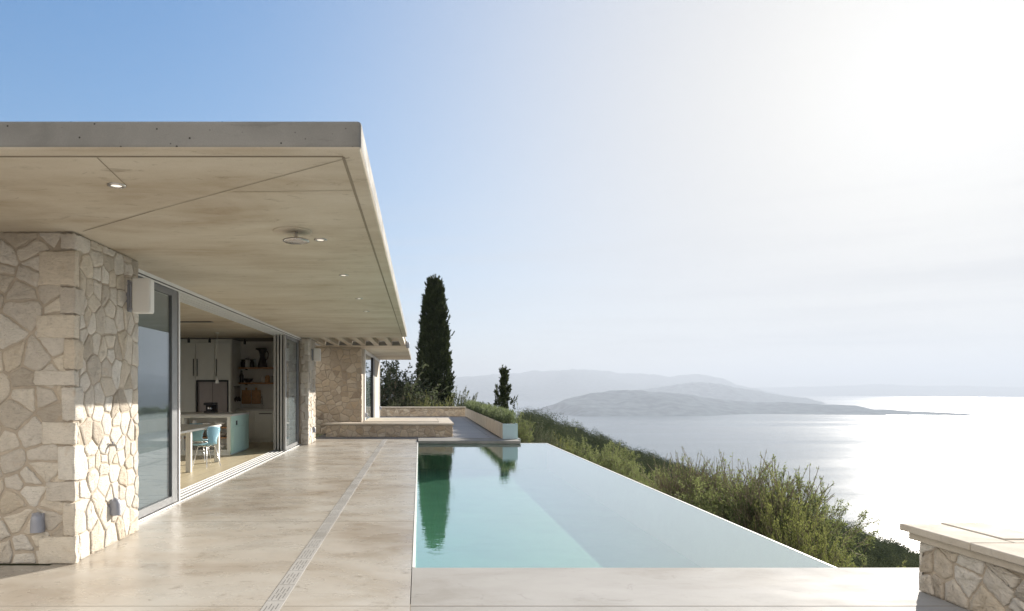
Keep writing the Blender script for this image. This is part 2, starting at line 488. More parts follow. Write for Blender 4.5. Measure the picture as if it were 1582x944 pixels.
def quoins(mb, xc, yc, H, seed, fx=(.12, .29), fy=(.08, .18), hh=(.11, .30), gap=.016, mi=0, proud=.001):
    """squared corner blocks; the corner (xc, yc) faces +x and -y"""
    rg = random.Random(seed)
    z, k = 0.004, 0
    while z < H - .05:
        h = rg.uniform(*hh)
        if H - z - h < .14:
            h = H - z - gap
        a, b_ = (fx[1], fy[0]) if k % 2 == 0 else (fx[0], fy[1])
        a *= rg.uniform(.8, 1.2); b_ *= rg.uniform(.8, 1.2)
        mb.t = (min(1, max(0, rg.gauss(.6, .2))), rg.random(), rg.random())
        bm = bmesh.new()
        bmesh.ops.create_cube(bm, size=1)
        p_ = proud + rg.uniform(-.002, .004)
        for v in bm.verts:
            v.co = (xc + p_ - a * (.5 - v.co.x) , yc - p_ + b_ * (.5 + v.co.y), z + h * (.5 + v.co.z))
            v.co.x += rg.uniform(-.006, .006) * (v.co.x < xc - .05); v.co.z += rg.uniform(-.007, .007)
        bmesh.ops.subdivide_edges(bm, edges=bm.edges[:], cuts=3, use_grid_fill=True)
        for v in bm.verts:
            v.co += Vector((rg.uniform(-1, 1), rg.uniform(-1, 1), rg.uniform(-1, 1))) * .005
        bmesh.ops.bevel(bm, geom=[e for e in bm.edges if e.calc_face_angle(0) > .9], offset=.010, segments=2, affect='EDGES', profile=.5)
        bm.verts.index_update()
        mb.add([v.co[:] for v in bm.verts], [[v.index for v in f.verts] for f in bm.faces], mi, True)
        bm.free()
        z += h + gap; k += 1
    mb.t = (.5, .5, .5)

XA, YA, ZA = Vector((1, 0, 0)), Vector((0, 1, 0)), Vector((0, 0, 1))

# ------------------------------------------------------------------ the terrace and pool
ZW = -0.05     # water level
def slab(name, mat, *b):
    o = MB().box(*b).build(name, mat)
    return tag(o, kind='structure')
slab('terrace_deck', M['deck'], -3.13, -0.066, -16.0, 20.2, -0.30, 0.0)
slab('terrace_deck_front', M['deck_pale'], -0.060, 6.5, -16.0, 5.71, -0.30, 0.0)
slab('terrace_deck_side', M['deck'], -10.0, -3.13, -16.0, 5.78, -0.30, 0.0)
slab('terrace_far', M['terrace'], -3.13, 3.0, 20.2, 37.2, -0.30, 0.0)
slab('pool_step', M['fascia'], -0.036, 2.82, 19.0, 20.2, -0.042, 0.035)  # darker concrete stands in for the shade on the slab edge
# saw-cut joints in the concrete deck, shallow dark lines
j = MB()
for y in (4.70, 7.70, 13.4):
    j.box(-2.9, -1.08, y, y + 0.003, 0.0004, 0.0012)
    j.box(-0.94, -0.07, y, y + 0.003, 0.0004, 0.0012)
j.box(-0.06, 6.0, 4.70, 4.703, 0.0005, 0.0022)
j.box(-6.0, -3.6, 5.35, 5.357, 0.0005, 0.0022)
tag(j.build('deck_joint', M['joint']), kind='structure')
slab('deck_edge_joint', M['joint'], -0.066, -0.060, -16.0, 4.75, -0.30, -0.001)

XL, XR, YN, YF = -0.036, 3.58, 5.71, 19.25
b = MB()
b.box(XL - .025, XR + .3, YN - .2, YF + .3, -1.2, ZW - 0.72)              # floor
b.box(XL - .028, XL, YN, YF, ZW - .72, -0.004)                            # left wall
bw_ = MB().box(XR, XR + .022, YN, YF, ZW - .72, ZW - 0.004)
tag(bw_.build('pool_infinity_wall', M['inner_wall']), kind='structure')                         # infinity wall
b.box(XL, XR, YN - .1, YN - .002, ZW - .72, -0.30)
b.box(XL, XR + .022, YF, YF + .03, ZW - .72, ZW - 0.004)
tag(b.build('pool_basin', M['basin']), kind='structure')
b = MB()
b.box(XL - .024, XL, YN, 19.0, -0.003, 0.004)
b.box(XR, XR + .024, YN, YF, ZW - 0.0035, ZW + 0.004)
b.box(2.82, XR + .024, YF, YF + .035, ZW - 0.0035, ZW + 0.004)
tag(b.build('pool_rim', M['rim']), kind='structure')
b = MB()
b.add([(XL, YN, ZW), (XR, YN, ZW), (XR, YF, ZW), (XL, YF, ZW)], [(0, 1, 2, 3)])
tag(b.build('pool_water', M['pool_water']), kind='structure')
o = MB().box(XR + .001, XR + .35, YN, YF + .3, -7, ZW - 0.75).box(-3, 6.5, 5.3, 5.70, -7, -0.302).build('retaining_wall', M['mortar'])
tag(o, kind='structure')

# drain channel
d = thing('drain_channel', 'long pale slotted drain channel running along the concrete terrace beside the pool', 'drain', (-1.01, 12.4, 0))
MB().box(-1.075, -0.945, -1.0, 20.1, 0.0005, 0.004, bev=0.001).build('frame', M['deck_pale'], d)
y = -0.8
while y < 19.9:
    g = MB().box(-1.072, -0.948, y + .003, y + .397, 0.0042, 0.0056)
    for q, x in enumerate((-1.045, -1.022, -0.998, -0.975)):
        for t in range(2):
            yy = y + 0.02 + t * 0.155 + (q % 2) * 0.045
            g.box(x - 0.0030, x + 0.0030, yy, yy + 0.115, 0.0050, 0.0064, 1)
    g.build('grate', [M['deck_pale'], M['slot']], d)
    y += 0.40

# ------------------------------------------------------------------ villa
XWALL = -2.94
ZC = 2.84
villa = thing('villa', 'flat-roofed stone villa with deep concrete overhang and sliding glass doors onto the pool terrace', 'house', (-6.0, 11.5, 0))

def rounded_roof(name, x0, x1, y0, y1, z0, z1, parent, rad=0.022):
    bm = bmesh.new()
    bmesh.ops.create_cube(bm, size=1)
    for v in bm.verts:
        v.co = ((x0 + x1) / 2 + v.co.x * (x1 - x0), (y0 + y1) / 2 + v.co.y * (y1 - y0), (z0 + z1) / 2 + v.co.z * (z1 - z0))
    bmesh.ops.bevel(bm, geom=bm.edges[:], offset=rad, segments=3, affect='EDGES', profile=0.5)
    mb = MB()
    bm.verts.index_update()
    for f in bm.faces:
        mi = 1 if f.normal.z < -0.5 else 0
        mb.add([v.co[:] for v in f.verts], [tuple(range(len(f.verts)))], mi, False)
    bm.free()
    return mb.build(name, [M['fascia'], M['soffit']], parent)

XE = -0.325
roof = rounded_roof('roof', -10.0, XE, 3.82, 17.8, ZC, 3.0, villa)
# drip groove and formwork joints
j = MB()
gz0, gz1 = ZC - 0.0035, ZC + 0.001
j.box(-10, XE - 0.115, 3.935, 3.952, gz0, gz1)
j.box(XE - .125, XE - .108, 3.952, 17.7, gz0, gz1)
def seam(a, b, w=0.004):
    a, b = Vector((a[0], a[1], 0)), Vector((b[0], b[1], 0))
    dd = (b - a).normalized(); nn = Vector((-dd.y, dd.x, 0)) * w
    j.add([(*(p.xy), gz0 + 0.0012) for p in (a - nn, a + nn, b + nn, b - nn)], [(0, 1, 2, 3)])
def soff(px, py):
    Y = (ZC - EYE) * F / (VY - py)
    return (PX(px, Y), Y)
seam(soff(128, 357), soff(238, 325), 0.006)
seam(soff(238, 325), soff(540, 243), 0.0028)
seam(soff(150, 243), soff(196, 287), 0.0035)
seam(soff(360, 296), soff(545, 294), 0.0025)
seam((-2.9, 8.05), (XE - .13, 8.05), 0.0022)
seam((-2.9, 11.6), (XE - .13, 11.6), 0.0022)
seam((-2.9, 14.6), (XE - .13, 14.6), 0.0022)
j.build('formwork_joint', M['joint'], villa)
MB().box(-10, -2.96, 17.8, 19.72, ZC + .002, 2.99).build('rear_roof', M['fascia'], villa)

# near stone pier
p = MB()
PY0, PY1 = 5.82, 7.18
p.box(-8.5, XWALL - 0.022, PY0 + 0.022, PY1, 0.0, ZC - 0.004, 1)
rubble(p, (-4.6, PY0 + 0.022, 0.0), XA, ZA, -YA, 4.6 + XWALL - .09, ZC - 0.004, 0.265, 0.19, 0.021, 11, 0, 0.012, course=.55)
quoins(p, XWALL, PY0, ZC - .006, 5)
rubble(p, (XWALL - 0.022, PY0 + 0.12, 0.0), YA, ZA, XA, PY1 - PY0 - 0.12, ZC - 0.004, 0.17, 0.25, 0.013, 12, 0, 0.011, course=.8)
p.build('stone_pier', [M['stone'], M['mortar']], villa)
# far stone pier
p = MB()
QY0, QY1 = 18.07, 19.38
p.box(-3.6, XWALL - 0.02, QY0 + 0.02, QY1, 0.0, ZC - 0.002, 1)
rubble(p, (-3.17, QY0 + 0.02, 0.0), XA, ZA, -YA, 3.17 + XWALL - .002, ZC - .002, 0.23, 0.24, 0.018, 13, 0, 0.02)
rubble(p, (XWALL - 0.02, QY0 + 0.002, 0.0), YA, ZA, XA, QY1 - QY0, ZC - .002, 0.26, 0.26, 0.018, 14, 0, 0.02)
quoins(p, XWALL, QY0, ZC - .006, 6, fx=(.10, .18))
p.build('stone_pier', [M['stone'], M['mortar']], villa)
# room shell
MB().box(-8.5, -3.50, 7.18, 19.5, -0.2, 0.001).build('room_floor', M['room_floor'], villa)
MB().box(-8.5, -3.60, 19.5, 19.72, 0.0, ZC).build('back_wall', M['wall'], villa)
MB().box(-8.72, -8.5, 5.9, 7.6, 0.0, ZC).build('side_wall', M['wall'], villa)
MB().box(-8.72, -8.5, 16.8, 19.72, 0.0, ZC).build('side_wall', M['wall'], villa)  # unseen gap between the side walls, added to let sky light into the kitchen

# sliding door hardware
X_T = (-3.20, -3.285, -3.37, -3.455)
t = MB()
t.box(-3.50, -3.135, 7.18, 18.07, ZC - 0.03, ZC - 0.002)
for x in (-3.145, -3.2425, -3.3275, -3.4125, -3.495):
    t.box(x - 0.008, x + 0.008, 7.18, 18.07, ZC - 0.075, ZC - 0.030)
t.build('door_head_track', M['alu_pale'], villa)
MB().box(-3.1365, -3.1345, 7.18, 18.07, ZC - .060, ZC - .045).build('track_gasket', M['alu_dark'], villa)
MB().box(-3.50, -3.13, 7.18, 18.07, -0.28, 0.004).build('threshold_base', M['alu'], villa)
t = MB()
for x in (-3.145, -3.2425, -3.3275, -3.4125, -3.49):
    t.box(x - 0.009, x + 0.009, 7.18, 18.07, 0.0045, 0.020, bev=0.002)
t.build('door_threshold', M['alu_pale'], villa)

def door(y0, y1, x, stile0, stile1, blind, strip=None):
    fr = MB()
    z0, z1 = 0.024, ZC - 0.05
    fr.box(x - .026, x + .026, y0, y0 + stile0, z0, z1, bev=0.003)
    fr.box(x - .026, x + .026, y1 - stile1, y1, z0, z1, bev=0.003)
    fr.box(x - .024, x + .024, y0 + stile0, y1 - stile1, z0, z0 + .09)
    fr.box(x - .024, x + .024, y0 + stile0, y1 - stile1, z1 - .10, z1)
    o = fr.build('sliding_door', M['alu'], villa)
    MB().box(x - .006, x + .006, y0 + stile0, y1 - stile1, z0 + .09, z1 - .10).build('glass_pane', M['glass'], o)
    if blind:
        MB().box(x - .022, x - .018, y0 + stile0 + .01, y1 - stile1 - .01, z0 + .095, z1 - .11).build('roller_blind', M['blind'], o)
    if strip:
        MB().box(x + .0265, x + .042, y1 - .028, y1 + .010, z0, z1).build('interlock_strip', M['alu_pale'], o)
    MB().box(x - .02, x + .02, y0 - .012, y0 - .001, z0, z1).build('edge_strip', M['alu_pale'], o)
    MB().box(x - .006, x + .006, y0 - .0135, y0 - .012, z0, z1).build('edge_gasket', M['alu_dark'], o)
    return o
door(7.0, 9.0, X_T[0], 0.20, 0.24, True, True)
door(16.2, 18.02, X_T[0], 0.10, 0.22, True)
door(16.22, 18.02, X_T[1], 0.10, 0.10, False)
door(16.26, 18.02, X_T[2], 0.10, 0.10, False)
door(16.30, 18.02, X_T[3], 0.10, 0.10, False)

# ------------------------------------------------------------------ fittings on the villa
def downlight(px, py, label):
    x, y = soff(px, py)
    o = thing('downlight', label, 'downlight', (x, y, ZC), 'downlights recessed in the soffit')
    n = 24
    ring = MB()
    prof = [(0.058, 0.002), (0.058, -0.007), (0.040, -0.009), (0.036, -0.004), (0.034, 0.001)]
    ring.lathe(prof, (0, 0, 0), n)
    ring.build('trim_ring', M['steel'], o, local=True)
    l = MB()
    l.lathe([(0.034, -0.0035), (0.0005, -0.0035)], (0, 0, 0), n)
    l.build('lamp', M['glow'], o, local=True)
downlight(180, 286, 'small round lit downlight nearest the camera at upper left of the concrete soffit')
downlight(495, 370, 'small round lit downlight in the soffit just right of the hanging steel disc')
downlight(531, 425, 'small round lit downlight in the soffit, second in the row after the steel disc')
downlight(555, 461, 'small round lit downlight in the soffit, third in the row after the steel disc')
downlight(566, 481, 'faint round downlight farthest along the soffit, last in the row')

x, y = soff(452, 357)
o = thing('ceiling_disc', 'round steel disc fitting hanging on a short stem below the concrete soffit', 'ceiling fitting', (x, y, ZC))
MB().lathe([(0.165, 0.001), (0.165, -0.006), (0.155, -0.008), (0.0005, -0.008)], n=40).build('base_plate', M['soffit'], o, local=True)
MB().tube([(0.03, 0, -.007), (0.03, 0, -.07)], 0.014).build('stem', M['steel'], o, local=True)
MB().lathe([(0.0005, -.068), (0.09, -.070), (0.112, -.078), (0.113, -.088), (0.10, -.094), (0.0005, -.096)], (0.03, 0, 0), 40).build('disc', M['steel'], o, local=True)

def speaker(y, z, label):
    o = thing('wall_speaker', label, 'speaker', (XWALL, y, z), 'white speakers on the stone piers')
    MB().box(0.050, 0.228, -0.06, 0.06, -0.175, 0.175, bev=0.012, seg=2).build('cabinet', M['white'], o, local=True)
    MB().box(0.2283, 0.233, -0.05, 0.05, -0.163, 0.163, bev=0.003).build('grille', M['white'], o, local=True)
    m_ = MB().box(-0.03, 0.012, -0.03, 0.03, -0.16, 0.16).box(0.012, 0.054, -0.035, 0.035, 0.12, 0.14).box(0.012, 0.054, -0.035, 0.035, -0.14, -0.12)
    m_.tube([(0.03, -0.04, -0.12), (0.03, -0.04, 0.12)], 0.008)
    m_.build('bracket', M['lampgrey'], o, local=True)
    return o
speaker(6.92, 2.435, 'white box speaker on the near sunlit stone pier above the door edge')
speaker(18.7, 2.42, 'small white box speaker on the far stone pier beside the folded doors')

def wall_lamp(loc, rz, label, s=1.0):
    """hooded bullet lamp; local -Y faces out of the wall"""
    o = thing('wall_lamp', label, 'wall lamp', loc, 'hooded step lamps on the stone walls', rz)
    hood = MB()
    n, prof = 14, []
    rows = []
    for i in range(9):
        t = i / 8
        zz = -0.085 + 0.17 * t
        r = 0.056 * (1.0 - 0.10 * t) * math.sqrt(max(0.0, 1 - max(0, (t - 0.55) / 0.45) ** 2.4))
        rows.append([(r * math.cos(math.pi * k / n), -abs(r) * 1.15 * math.sin(math.pi * k / n) - 0.004, zz) for k in range(n + 1)])
    vs = [Vector(p) * s for r_ in rows for p in r_]
    m_ = n + 1
    fs = [(i * m_ + k, i * m_ + k + 1, (i + 1) * m_ + k + 1, (i + 1) * m_ + k) for i in range(8) for k in range(n)]
    hood.add(vs, fs, 0, True)
    hood.add(vs[:m_], [tuple(range(m_))[::-1]], 0)
    hood.build('hood', M['lampgrey'], o, local=True)
    MB().box(-.05 * s, .05 * s, -.006, .03, -.08 * s, .07 * s).build('back_plate', M['lampgrey'], o, local=True)
    return o
wall_lamp((PX(59, 5.82), 5.815, 0.365), 0, 'blue-grey hooded lamp low on the shaded front of the near stone pier')
wall_lamp((XWALL + .006, 6.56, 0.37), R(90), 'grey hooded lamp low on the sunlit side of the near stone pier')
wall_lamp((XWALL + .006, 18.85, 0.37), R(90), 'grey hooded lamp low on the sunlit side of the far stone pier')
o = thing('wall_tap', 'small metal garden tap halfway up the sunlit side of the near stone pier', 'tap', (XWALL, 6.5, 0.96))
MB().tube([(-.02, 0, 0), (.035, 0, 0), (.052, 0, -.008), (.056, 0, -.03)], [.014, .014, .012, .011]).build('spout', M['china_grey'], o, local=True)
MB().tube([(.02, 0, .012), (.02, 0, .026)], .008).box(.008, .032, -.018, .018, .026, .034, bev=.003).build('handle', M['lampgrey'], o, local=True)

# ------------------------------------------------------------------ wing and pergola
wing = thing('villa_wing', 'lower stone wing of the villa beyond the pergola with its own flat concrete roof', 'house', (-3.5, 27, 0))
rounded_roof('roof', -9.5, -0.38, 21.5, 32.1, ZC, 2.99, wing, 0.02)
w = MB()
WX, WY = -1.88, 22.3
w.box(-6.0, WX - .02, WY + .02, 23.2, 0, ZC - .002, 1)
rubble(w, (-4.2, WY + .02, 0), XA, ZA, -YA, 4.2 + WX - .002, ZC - .002, 0.26, 0.22, 0.02, 21, 0, 0.02, course=0.8)
w.build('stone_wall', [M['stone_warm'], M['mortar']], wing)
MB().box(-6, -5.8, 23.2, 32, 0, ZC).box(-5.8, WX - .25, 31.8, 32, 0, ZC).build('rear_wall', M['wall'], wing)
for y0_, y1_, zt_ in ((23.2, 23.5, ZC - .002), (27.9, 28.2, ZC - .12), (31.75, 31.95, ZC - .002)):
    MB().box(WX - .03, WX + .03, y0_, y1_, 0, zt_).build('window_frame', M['white'], wing)
MB().box(WX - .05, WX + .05, 27.0, 27.9, 0.02, ZC - .12).build('dark_post', M['black'], wing)
MB().box(WX - .06, WX + .02, 23.5, 31.75, ZC - .12, ZC - .004).build('door_head', M['white'], wing)
MB().box(WX - .008, WX + .004, 23.5, 27.0, 0.02, ZC - .12).build('glass_pane', M['glass'], wing)
MB().box(WX - .07, WX - .05, 23.5, 27.0, 0.02, ZC - .12).build('curtain', M['cabinet'], wing)
MB().box(WX - .02, WX + .01, 28.2, 31.75, 0.02, ZC - .12).build('timber_panel', M['soffit'], wing)
wall_lamp((WX + .035, 23.36, 0.6), R(90), 'tiny hooded lamp by the white window frame of the stone wing', 1.0)
wall_lamp((WX + .035, 31.85, 0.6), R(90), 'tiny hooded lamp at the far end of the stone wing', 1.0)

pg = thing('pergola', 'concrete pergola bridging the gap between the main roof and the stone wing', 'pergola', (-1.7, 19.7, ZC))
for k in range(7):
    x = -0.52 - k * 0.415
    MB().box(x - .075, x + .075, 17.82, 21.48, ZC + .01, 2.985, bev=.006).build('beam', M['soffit'], pg)
MB().box(-9.0, -0.45, 17.805, 17.98, ZC - .005, ZC + .008).build('bearer', M['soffit'], pg)
MB().box(-3.0, -0.42, 17.82, 21.48, 2.987, 3.01).build('cover_slab', M['soffit'], pg)
o = thing('spotlight', 'small grey cylinder spotlight at the outer corner of the pergola', 'spotlight', (-.36, 21.3, 2.82))
MB().lathe([(.0005, -.06), (.045, -.06), (.052, -.05), (.052, .10), (.045, .115), (.0005, .115)]).build('barrel', M['lampgrey'], o, local=True)
MB().box(-.08, -.05, -.015, .015, 0.02, .05).build('bracket', M['lampgrey'], o, local=True)

# ------------------------------------------------------------------ low walls
def low_wall(name, label, x0, x1, y0, y1, h, cap_h, over, seed, sides, mat, cw=.3, ch=.16, cap2=False, rb=.018):
    o = thing(name, label, 'low wall', ((x0 + x1) / 2, (y0 + y1) / 2, 0))
    w = MB()
    w.box(x0 + .02, x1 - .02, y0 + .02, y1 - .02, 0.0, h - cap_h - .002, 1)
    if 'f' in sides:
        rubble(w, (x0, y0 + .02, 0), XA, ZA, -YA, x1 - x0, h - cap_h - .004, cw, ch, .016, seed, 0, rb)
    if 'r' in sides:
        rubble(w, (x1 - .02, y0, 0), YA, ZA, XA, y1 - y0, h - cap_h - .004, cw, ch, .016, seed + 1, 0, rb)
    if 'l' in sides:
        rubble(w, (x0 + .02, y0, 0), YA, ZA, -XA, y1 - y0, h - cap_h - .004, cw, ch, .018, seed + 2, 0, rb, course=.25)
    if 'b' in sides:
        rubble(w, (x0, y1 - .02, 0), XA, ZA, YA, x1 - x0, h - cap_h - .004, cw, ch, .016, seed + 3, 0, rb)
    w.build('stone_face', [mat, M['mortar']], o)
    return o

bw = low_wall('bench_wall', 'low stone bench wall with sunk trough in front of the villa wing', -2.9, 1.03, 21.1, 22.25, .42, .06, .04, 31, 'fr', M['stone_warm'], .34, .13)
c = MB()
c.box(-2.94, 1.07, 21.06, 21.75, .36, .42, bev=.008)
c.box(-1.84, 0.62, 21.752, 22.2, .345, .37, 1)
c.box(0.622, 1.07, 21.752, 25.2, .36, .42, bev=.008)
c.box(-1.84, 0.62, 22.202, 25.2, .36, .42, bev=.008)
c.box(-1.84, 0.62, 22.185, 22.2, .371, .414, 1)  # dark plate and floor paint the shade inside the sunk trough
c.build('coping', [M['cap'], M['alu_dark']], bw)
w = MB().box(-1.84, 1.01, 22.25, 25.15, 0, .36, 1)
rubble(w, (1.01, 22.25, 0), YA, ZA, XA, 2.9, .35, .3, .13, .016, 36, 0, .018)
w.build('stone_base', [M['stone_warm'], M['mortar']], bw)

bk = low_wall('boundary_wall', 'low stone boundary wall with pale coping under the cypress at the terrace end', -3.0, 2.56, 36.4, 36.8, .51, .06, .04, 41, 'f', M['stone_warm'], .34, .15)
MB().box(-3.0, 2.60, 36.35, 36.85, .452, .51, bev=.008).build('coping', M['cap'], bk)

# stone pier at lower right
PXL, PYF = 3.70, 5.06
pw = low_wall('parapet_wall', 'thick low stone parapet with stepped pale stone coping at lower right', PXL, PXL + .47, -1.0, PYF, .49, .115, .06, 54, 'lb', M['stone'], .27, .12, rb=.02)
MB().box(PXL - .045, PXL + .52, -1.0, PYF + .045, .376, .432, bev=.006).build('lower_coping', M['cap'], pw)
c = MB()
rr = random.Random(9)
y = PYF + .085
k = 0
while y > -0.9:
    L = rr.uniform(.5, .85)
    xm = PXL + .235 + rr.uniform(-.07, .07)
    dz = rr.uniform(-.003, .003)
    L2 = L * rr.uniform(.6, .9)
    c.t = (rr.random(), 0, 0)
    c.box(PXL - .085, xm - .004, y - L + .007, y, .433, .487 + dz, bev=.006)
    c.box(xm + .004, PXL + .555, y - L2 + .007, y, .433, .489 - dz, bev=.006)
    c.box(xm + .004, PXL + .555, y - L + .007, y - L2, .433, .486 + dz, bev=.006)
    y -= L
c.build('top_coping', M['cap'], pw)

# planter
pl = thing('planter', 'long low planter box with pale panelled side and blue-grey end beside the far terrace', 'planter', (2.6, 28, 0))
px0, px1, py0, py1, ph = 2.40, 2.83, 19.68, 36.2, .48
MB().box(px0 + .03, px1, py0 + .02, py1, .037, ph - .03).build('core', M['joint'], pl)
n = 7
for k in range(n):
    a, e = py0 + .021 + k * (py1 - py0) / n, py0 + .005 + (k + 1) * (py1 - py0) / n
    MB().box(px0, px0 + .029, a, e - .03, .04, ph, bev=.003).build('side_panel', M['cap'], pl)  # beige side colour stands in for light reflected off the deck
e = MB().box(px0, px1 + .004, py0, py0 + .019, .036, ph, bev=.003).build('end_panel', M['planter_blue'], pl)
e['label'] = 'blue-grey end panel'
MB().box(px1 - .02, px1 + .003, py0 + .02, py1, .036, ph).build('rear_panel', M['planter_blue'], pl)
MB().box(px0 + .031, px1 - .021, py0 + .03, py1 - .02, ph - .029, ph - .02).build('soil', M['soil'], pl)

# ------------------------------------------------------------------ kitchen interior
def box_thing(name, label, cat, base, parts, group=None):
    o = thing(name, label, cat, base, group)
    for nm, mat, boxes, bev in parts:
        m_ = MB()
        for bb in boxes:
            m_.box(*bb, bev=bev)
        m_.build(nm, mat, o)
    return o

ix0, ix1, iy0, iy1 = -7.4, -4.20, 15.24, 16.8
isl = box_thing('kitchen_island', 'mint green kitchen island with open shelving and pale worktop', 'kitchen island', (-5.8, 16.0, 0), [
    ('carcass', M['cabinet'], [(ix0, ix1 - .021, 15.62, iy1, 0.09, .875), (ix0, ix1 - .021, iy0 + .002, 15.62, .09, .125), (ix0, ix1 - .021, iy0 + .002, 15.62, .845, .875),
                               (-4.30, ix1 - .021, iy0, 15.62, .126, .844), (-5.32, -5.26, iy0, 15.62, .126, .844), (-6.3, -6.24, iy0, 15.62, .126, .844)], 0),
    ('plinth', M['cabinet'], [(ix0, ix1 - .04, iy0 + .03, iy1, 0.0, .09)], 0),
    ('end_panel', M['mint'], [(ix1 - .02, ix1, iy0, iy1, 0.03, .876)], .003),
    ('inset_panel', M['mint'], [(ix1 + .0005, ix1 + .012, iy0 + .10, iy1 - .45, 0.06, .62)], .003),
    ('worktop', M['worktop'], [(ix0 - .02, ix1 + .02, iy0 - .02, iy1 + .02, .877, .918)], .004),
    ('shelf', M['wood'], [(-5.255, -4.305, iy0 + .01, 15.615, .38, .405)], .002),
    ('shelf', M['wood'], [(-5.255, -4.305, iy0 + .01, 15.615, .605, .63)], .002),
    ('shelf', M['wood'], [(-6.235, -5.325, iy0 + .01, 15.615, .38, .405)], .002),
    ('shelf', M['wood'], [(-6.235, -5.325, iy0 + .01, 15.615, .605, .63)], .002),
    ('socket', M['black'], [(ix1 + .0005, ix1 + .010, 15.62, 15.72, .66, .76)], .002)])

BOWL = [(.0005, 0), (.05, 0), (.055, .008), (.10, .05), (.125, .095), (.118, .095), (.09, .05), (.04, .015), (.0005, .012)]
CUP = [(.0005, 0), (.04, 0), (.045, .01), (.05, .10), (.045, .10), (.04, .015), (.0005, .012)]
PLATES = [(.0005, 0), (.08, 0), (.13, .012), (.13, .018), (.08, .020), (.13, .03), (.13, .036), (.08, .04), (.13, .05), (.13, .056), (.0005, .05)]
JAR = [(.0005, 0), (.05, 0), (.055, .02), (.055, .12), (.035, .14), (.035, .16), (.0005, .16)]
def pot(name, prof, loc, mat, label, cat, group, s=1.0):
    o = MB().lathe([(r * s, z * s) for r, z in prof], (0, 0, 0), 20).build(name, mat, None, local=True)
    o.location = loc
    return tag(o, label, cat, group)
G1 = 'crockery on the island shelves'
pot('bowl', BOWL, (-4.52, 15.42, .126), M['china'], 'large white bowl on the bottom island shelf nearest the mint end', 'bowl', G1, 1.15)
pot('cup', CUP, (-4.78, 15.40, .126), M['china'], 'white cup on the bottom island shelf beside the large white bowl', 'cup', G1, 1.0)
pot('plate_stack', PLATES, (-5.05, 15.42, .126), M['china_grey'], 'grey stack of plates on the bottom island shelf', 'plates', G1, .95)
pot('bowl', BOWL, (-4.45, 15.42, .406), M['china_grey'], 'grey stoneware bowl on the middle island shelf next to the mint end', 'bowl', G1, .9)
pot('jar', JAR, (-4.72, 15.40, .406), M['china_grey'], 'stoneware jar on the middle island shelf right of the blue chair', 'jar', G1, 1.0)
pot('bowl', BOWL, (-4.98, 15.42, .406), M['pot_red'], 'reddish brown bowl on the middle island shelf behind the blue chair', 'bowl', G1, 1.0)
pot('bowl', BOWL, (-4.50, 15.42, .631), M['china'], 'white bowl on the top island shelf next to the mint end', 'bowl', G1, 1.1)
pot('bowl', BOWL, (-4.80, 15.42, .631), M['china'], 'white bowl in the middle of the top island shelf', 'bowl', G1, .95)
pot('jar', JAR, (-5.08, 15.40, .631), M['china'], 'pale jar on the top island shelf left of the white bowls', 'jar', G1, 1.0)
pot('plate_stack', PLATES, (-5.6, 15.42, .631), M['china'], 'white stack of plates on the top island shelf by the door frame', 'plates', G1, 1.1)
pot('jar', JAR, (-5.85, 15.40, .631), M['china'], 'white jar on the top island shelf closest to the glass door', 'jar', G1, 1.15)
pot('bowl', BOWL, (-5.55, 15.42, .406), M['china'], 'white bowl on the middle island shelf under the table', 'bowl', G1, .95)

# tall cupboards with fridge recess
ty = 18.5
tc = thing('tall_cupboard', 'tall grey-green kitchen cupboards up to the ceiling on the back wall', 'cupboard', (-6.2, 19.0, 0))
MB().box(-8.4, -5.10, ty + .03, 19.49, 1.73, ZC - .006).box(-8.4, -6.06, ty + .03, 19.49, .0, 1.729).box(-5.18, -5.10, ty + .03, 19.49, 0, 1.729).build('carcass', M['cabinet'], tc)
for (x0, x1, z0, z1, hx) in ((-6.62, -6.075, 1.745, ZC - .10, -6.12), (-6.065, -5.56, 1.745, ZC - .10, -6.02), (-5.55, -5.115, 1.745, ZC - .10, -5.50),
                             (-7.2, -6.635, 1.745, ZC - .10, None), (-6.62, -6.075, .1, 1.735, None), (-7.2, -6.635, .1, 1.735, None), (-5.172, -5.115, .1, 1.735, None)):
    dd = MB().box(x0, x1, ty, ty + .028, z0, z1, bev=.004).build('door', M['cabinet'], tc)
    if hx:
        MB().box(hx - .010, hx + .010, ty - .03, ty - .001, 1.83, 2.30, bev=.004).build('handle', M['black'], dd)
fr = thing('fridge', 'brushed steel fridge in black surround set in the tall cupboards', 'fridge', (-5.62, 19, 0))
MB().box(-6.02, -5.22, ty + .05, 19.45, 0.02, 1.68, bev=.01).build('body', M['fridge'], fr)
MB().box(-6.055, -5.185, ty + .002, ty + .045, 1.682, 1.722).box(-6.055, -6.025, ty + .002, ty + .045, .02, 1.681).box(-5.215, -5.185, ty + .002, ty + .045, .02, 1.681).build('surround', M['black'], fr)
MB().box(-5.625, -5.617, ty + .044, ty + .049, .05, 1.66).build('door_gap', M['black'], fr)
cm = thing('coffee_machine', 'black coffee machine on the island worktop in front of the fridge', 'coffee machine', (-4.95, 16.2, .918))
MB().box(-5.12, -4.86, 16.2, 16.45, .918, .96).box(-5.12, -4.86, 16.36, 16.45, .96, 1.10).box(-5.12, -4.86, 16.17, 16.45, 1.10, 1.16, bev=.01).build('body', M['black'], cm)
MB().lathe([(.0005, .962), (.05, .962), (.055, 1.02), (.05, 1.08), (.048, 1.08), (.0005, 1.0)], (-4.99, 16.26, 0)).build('jug', M['steel'], cm)

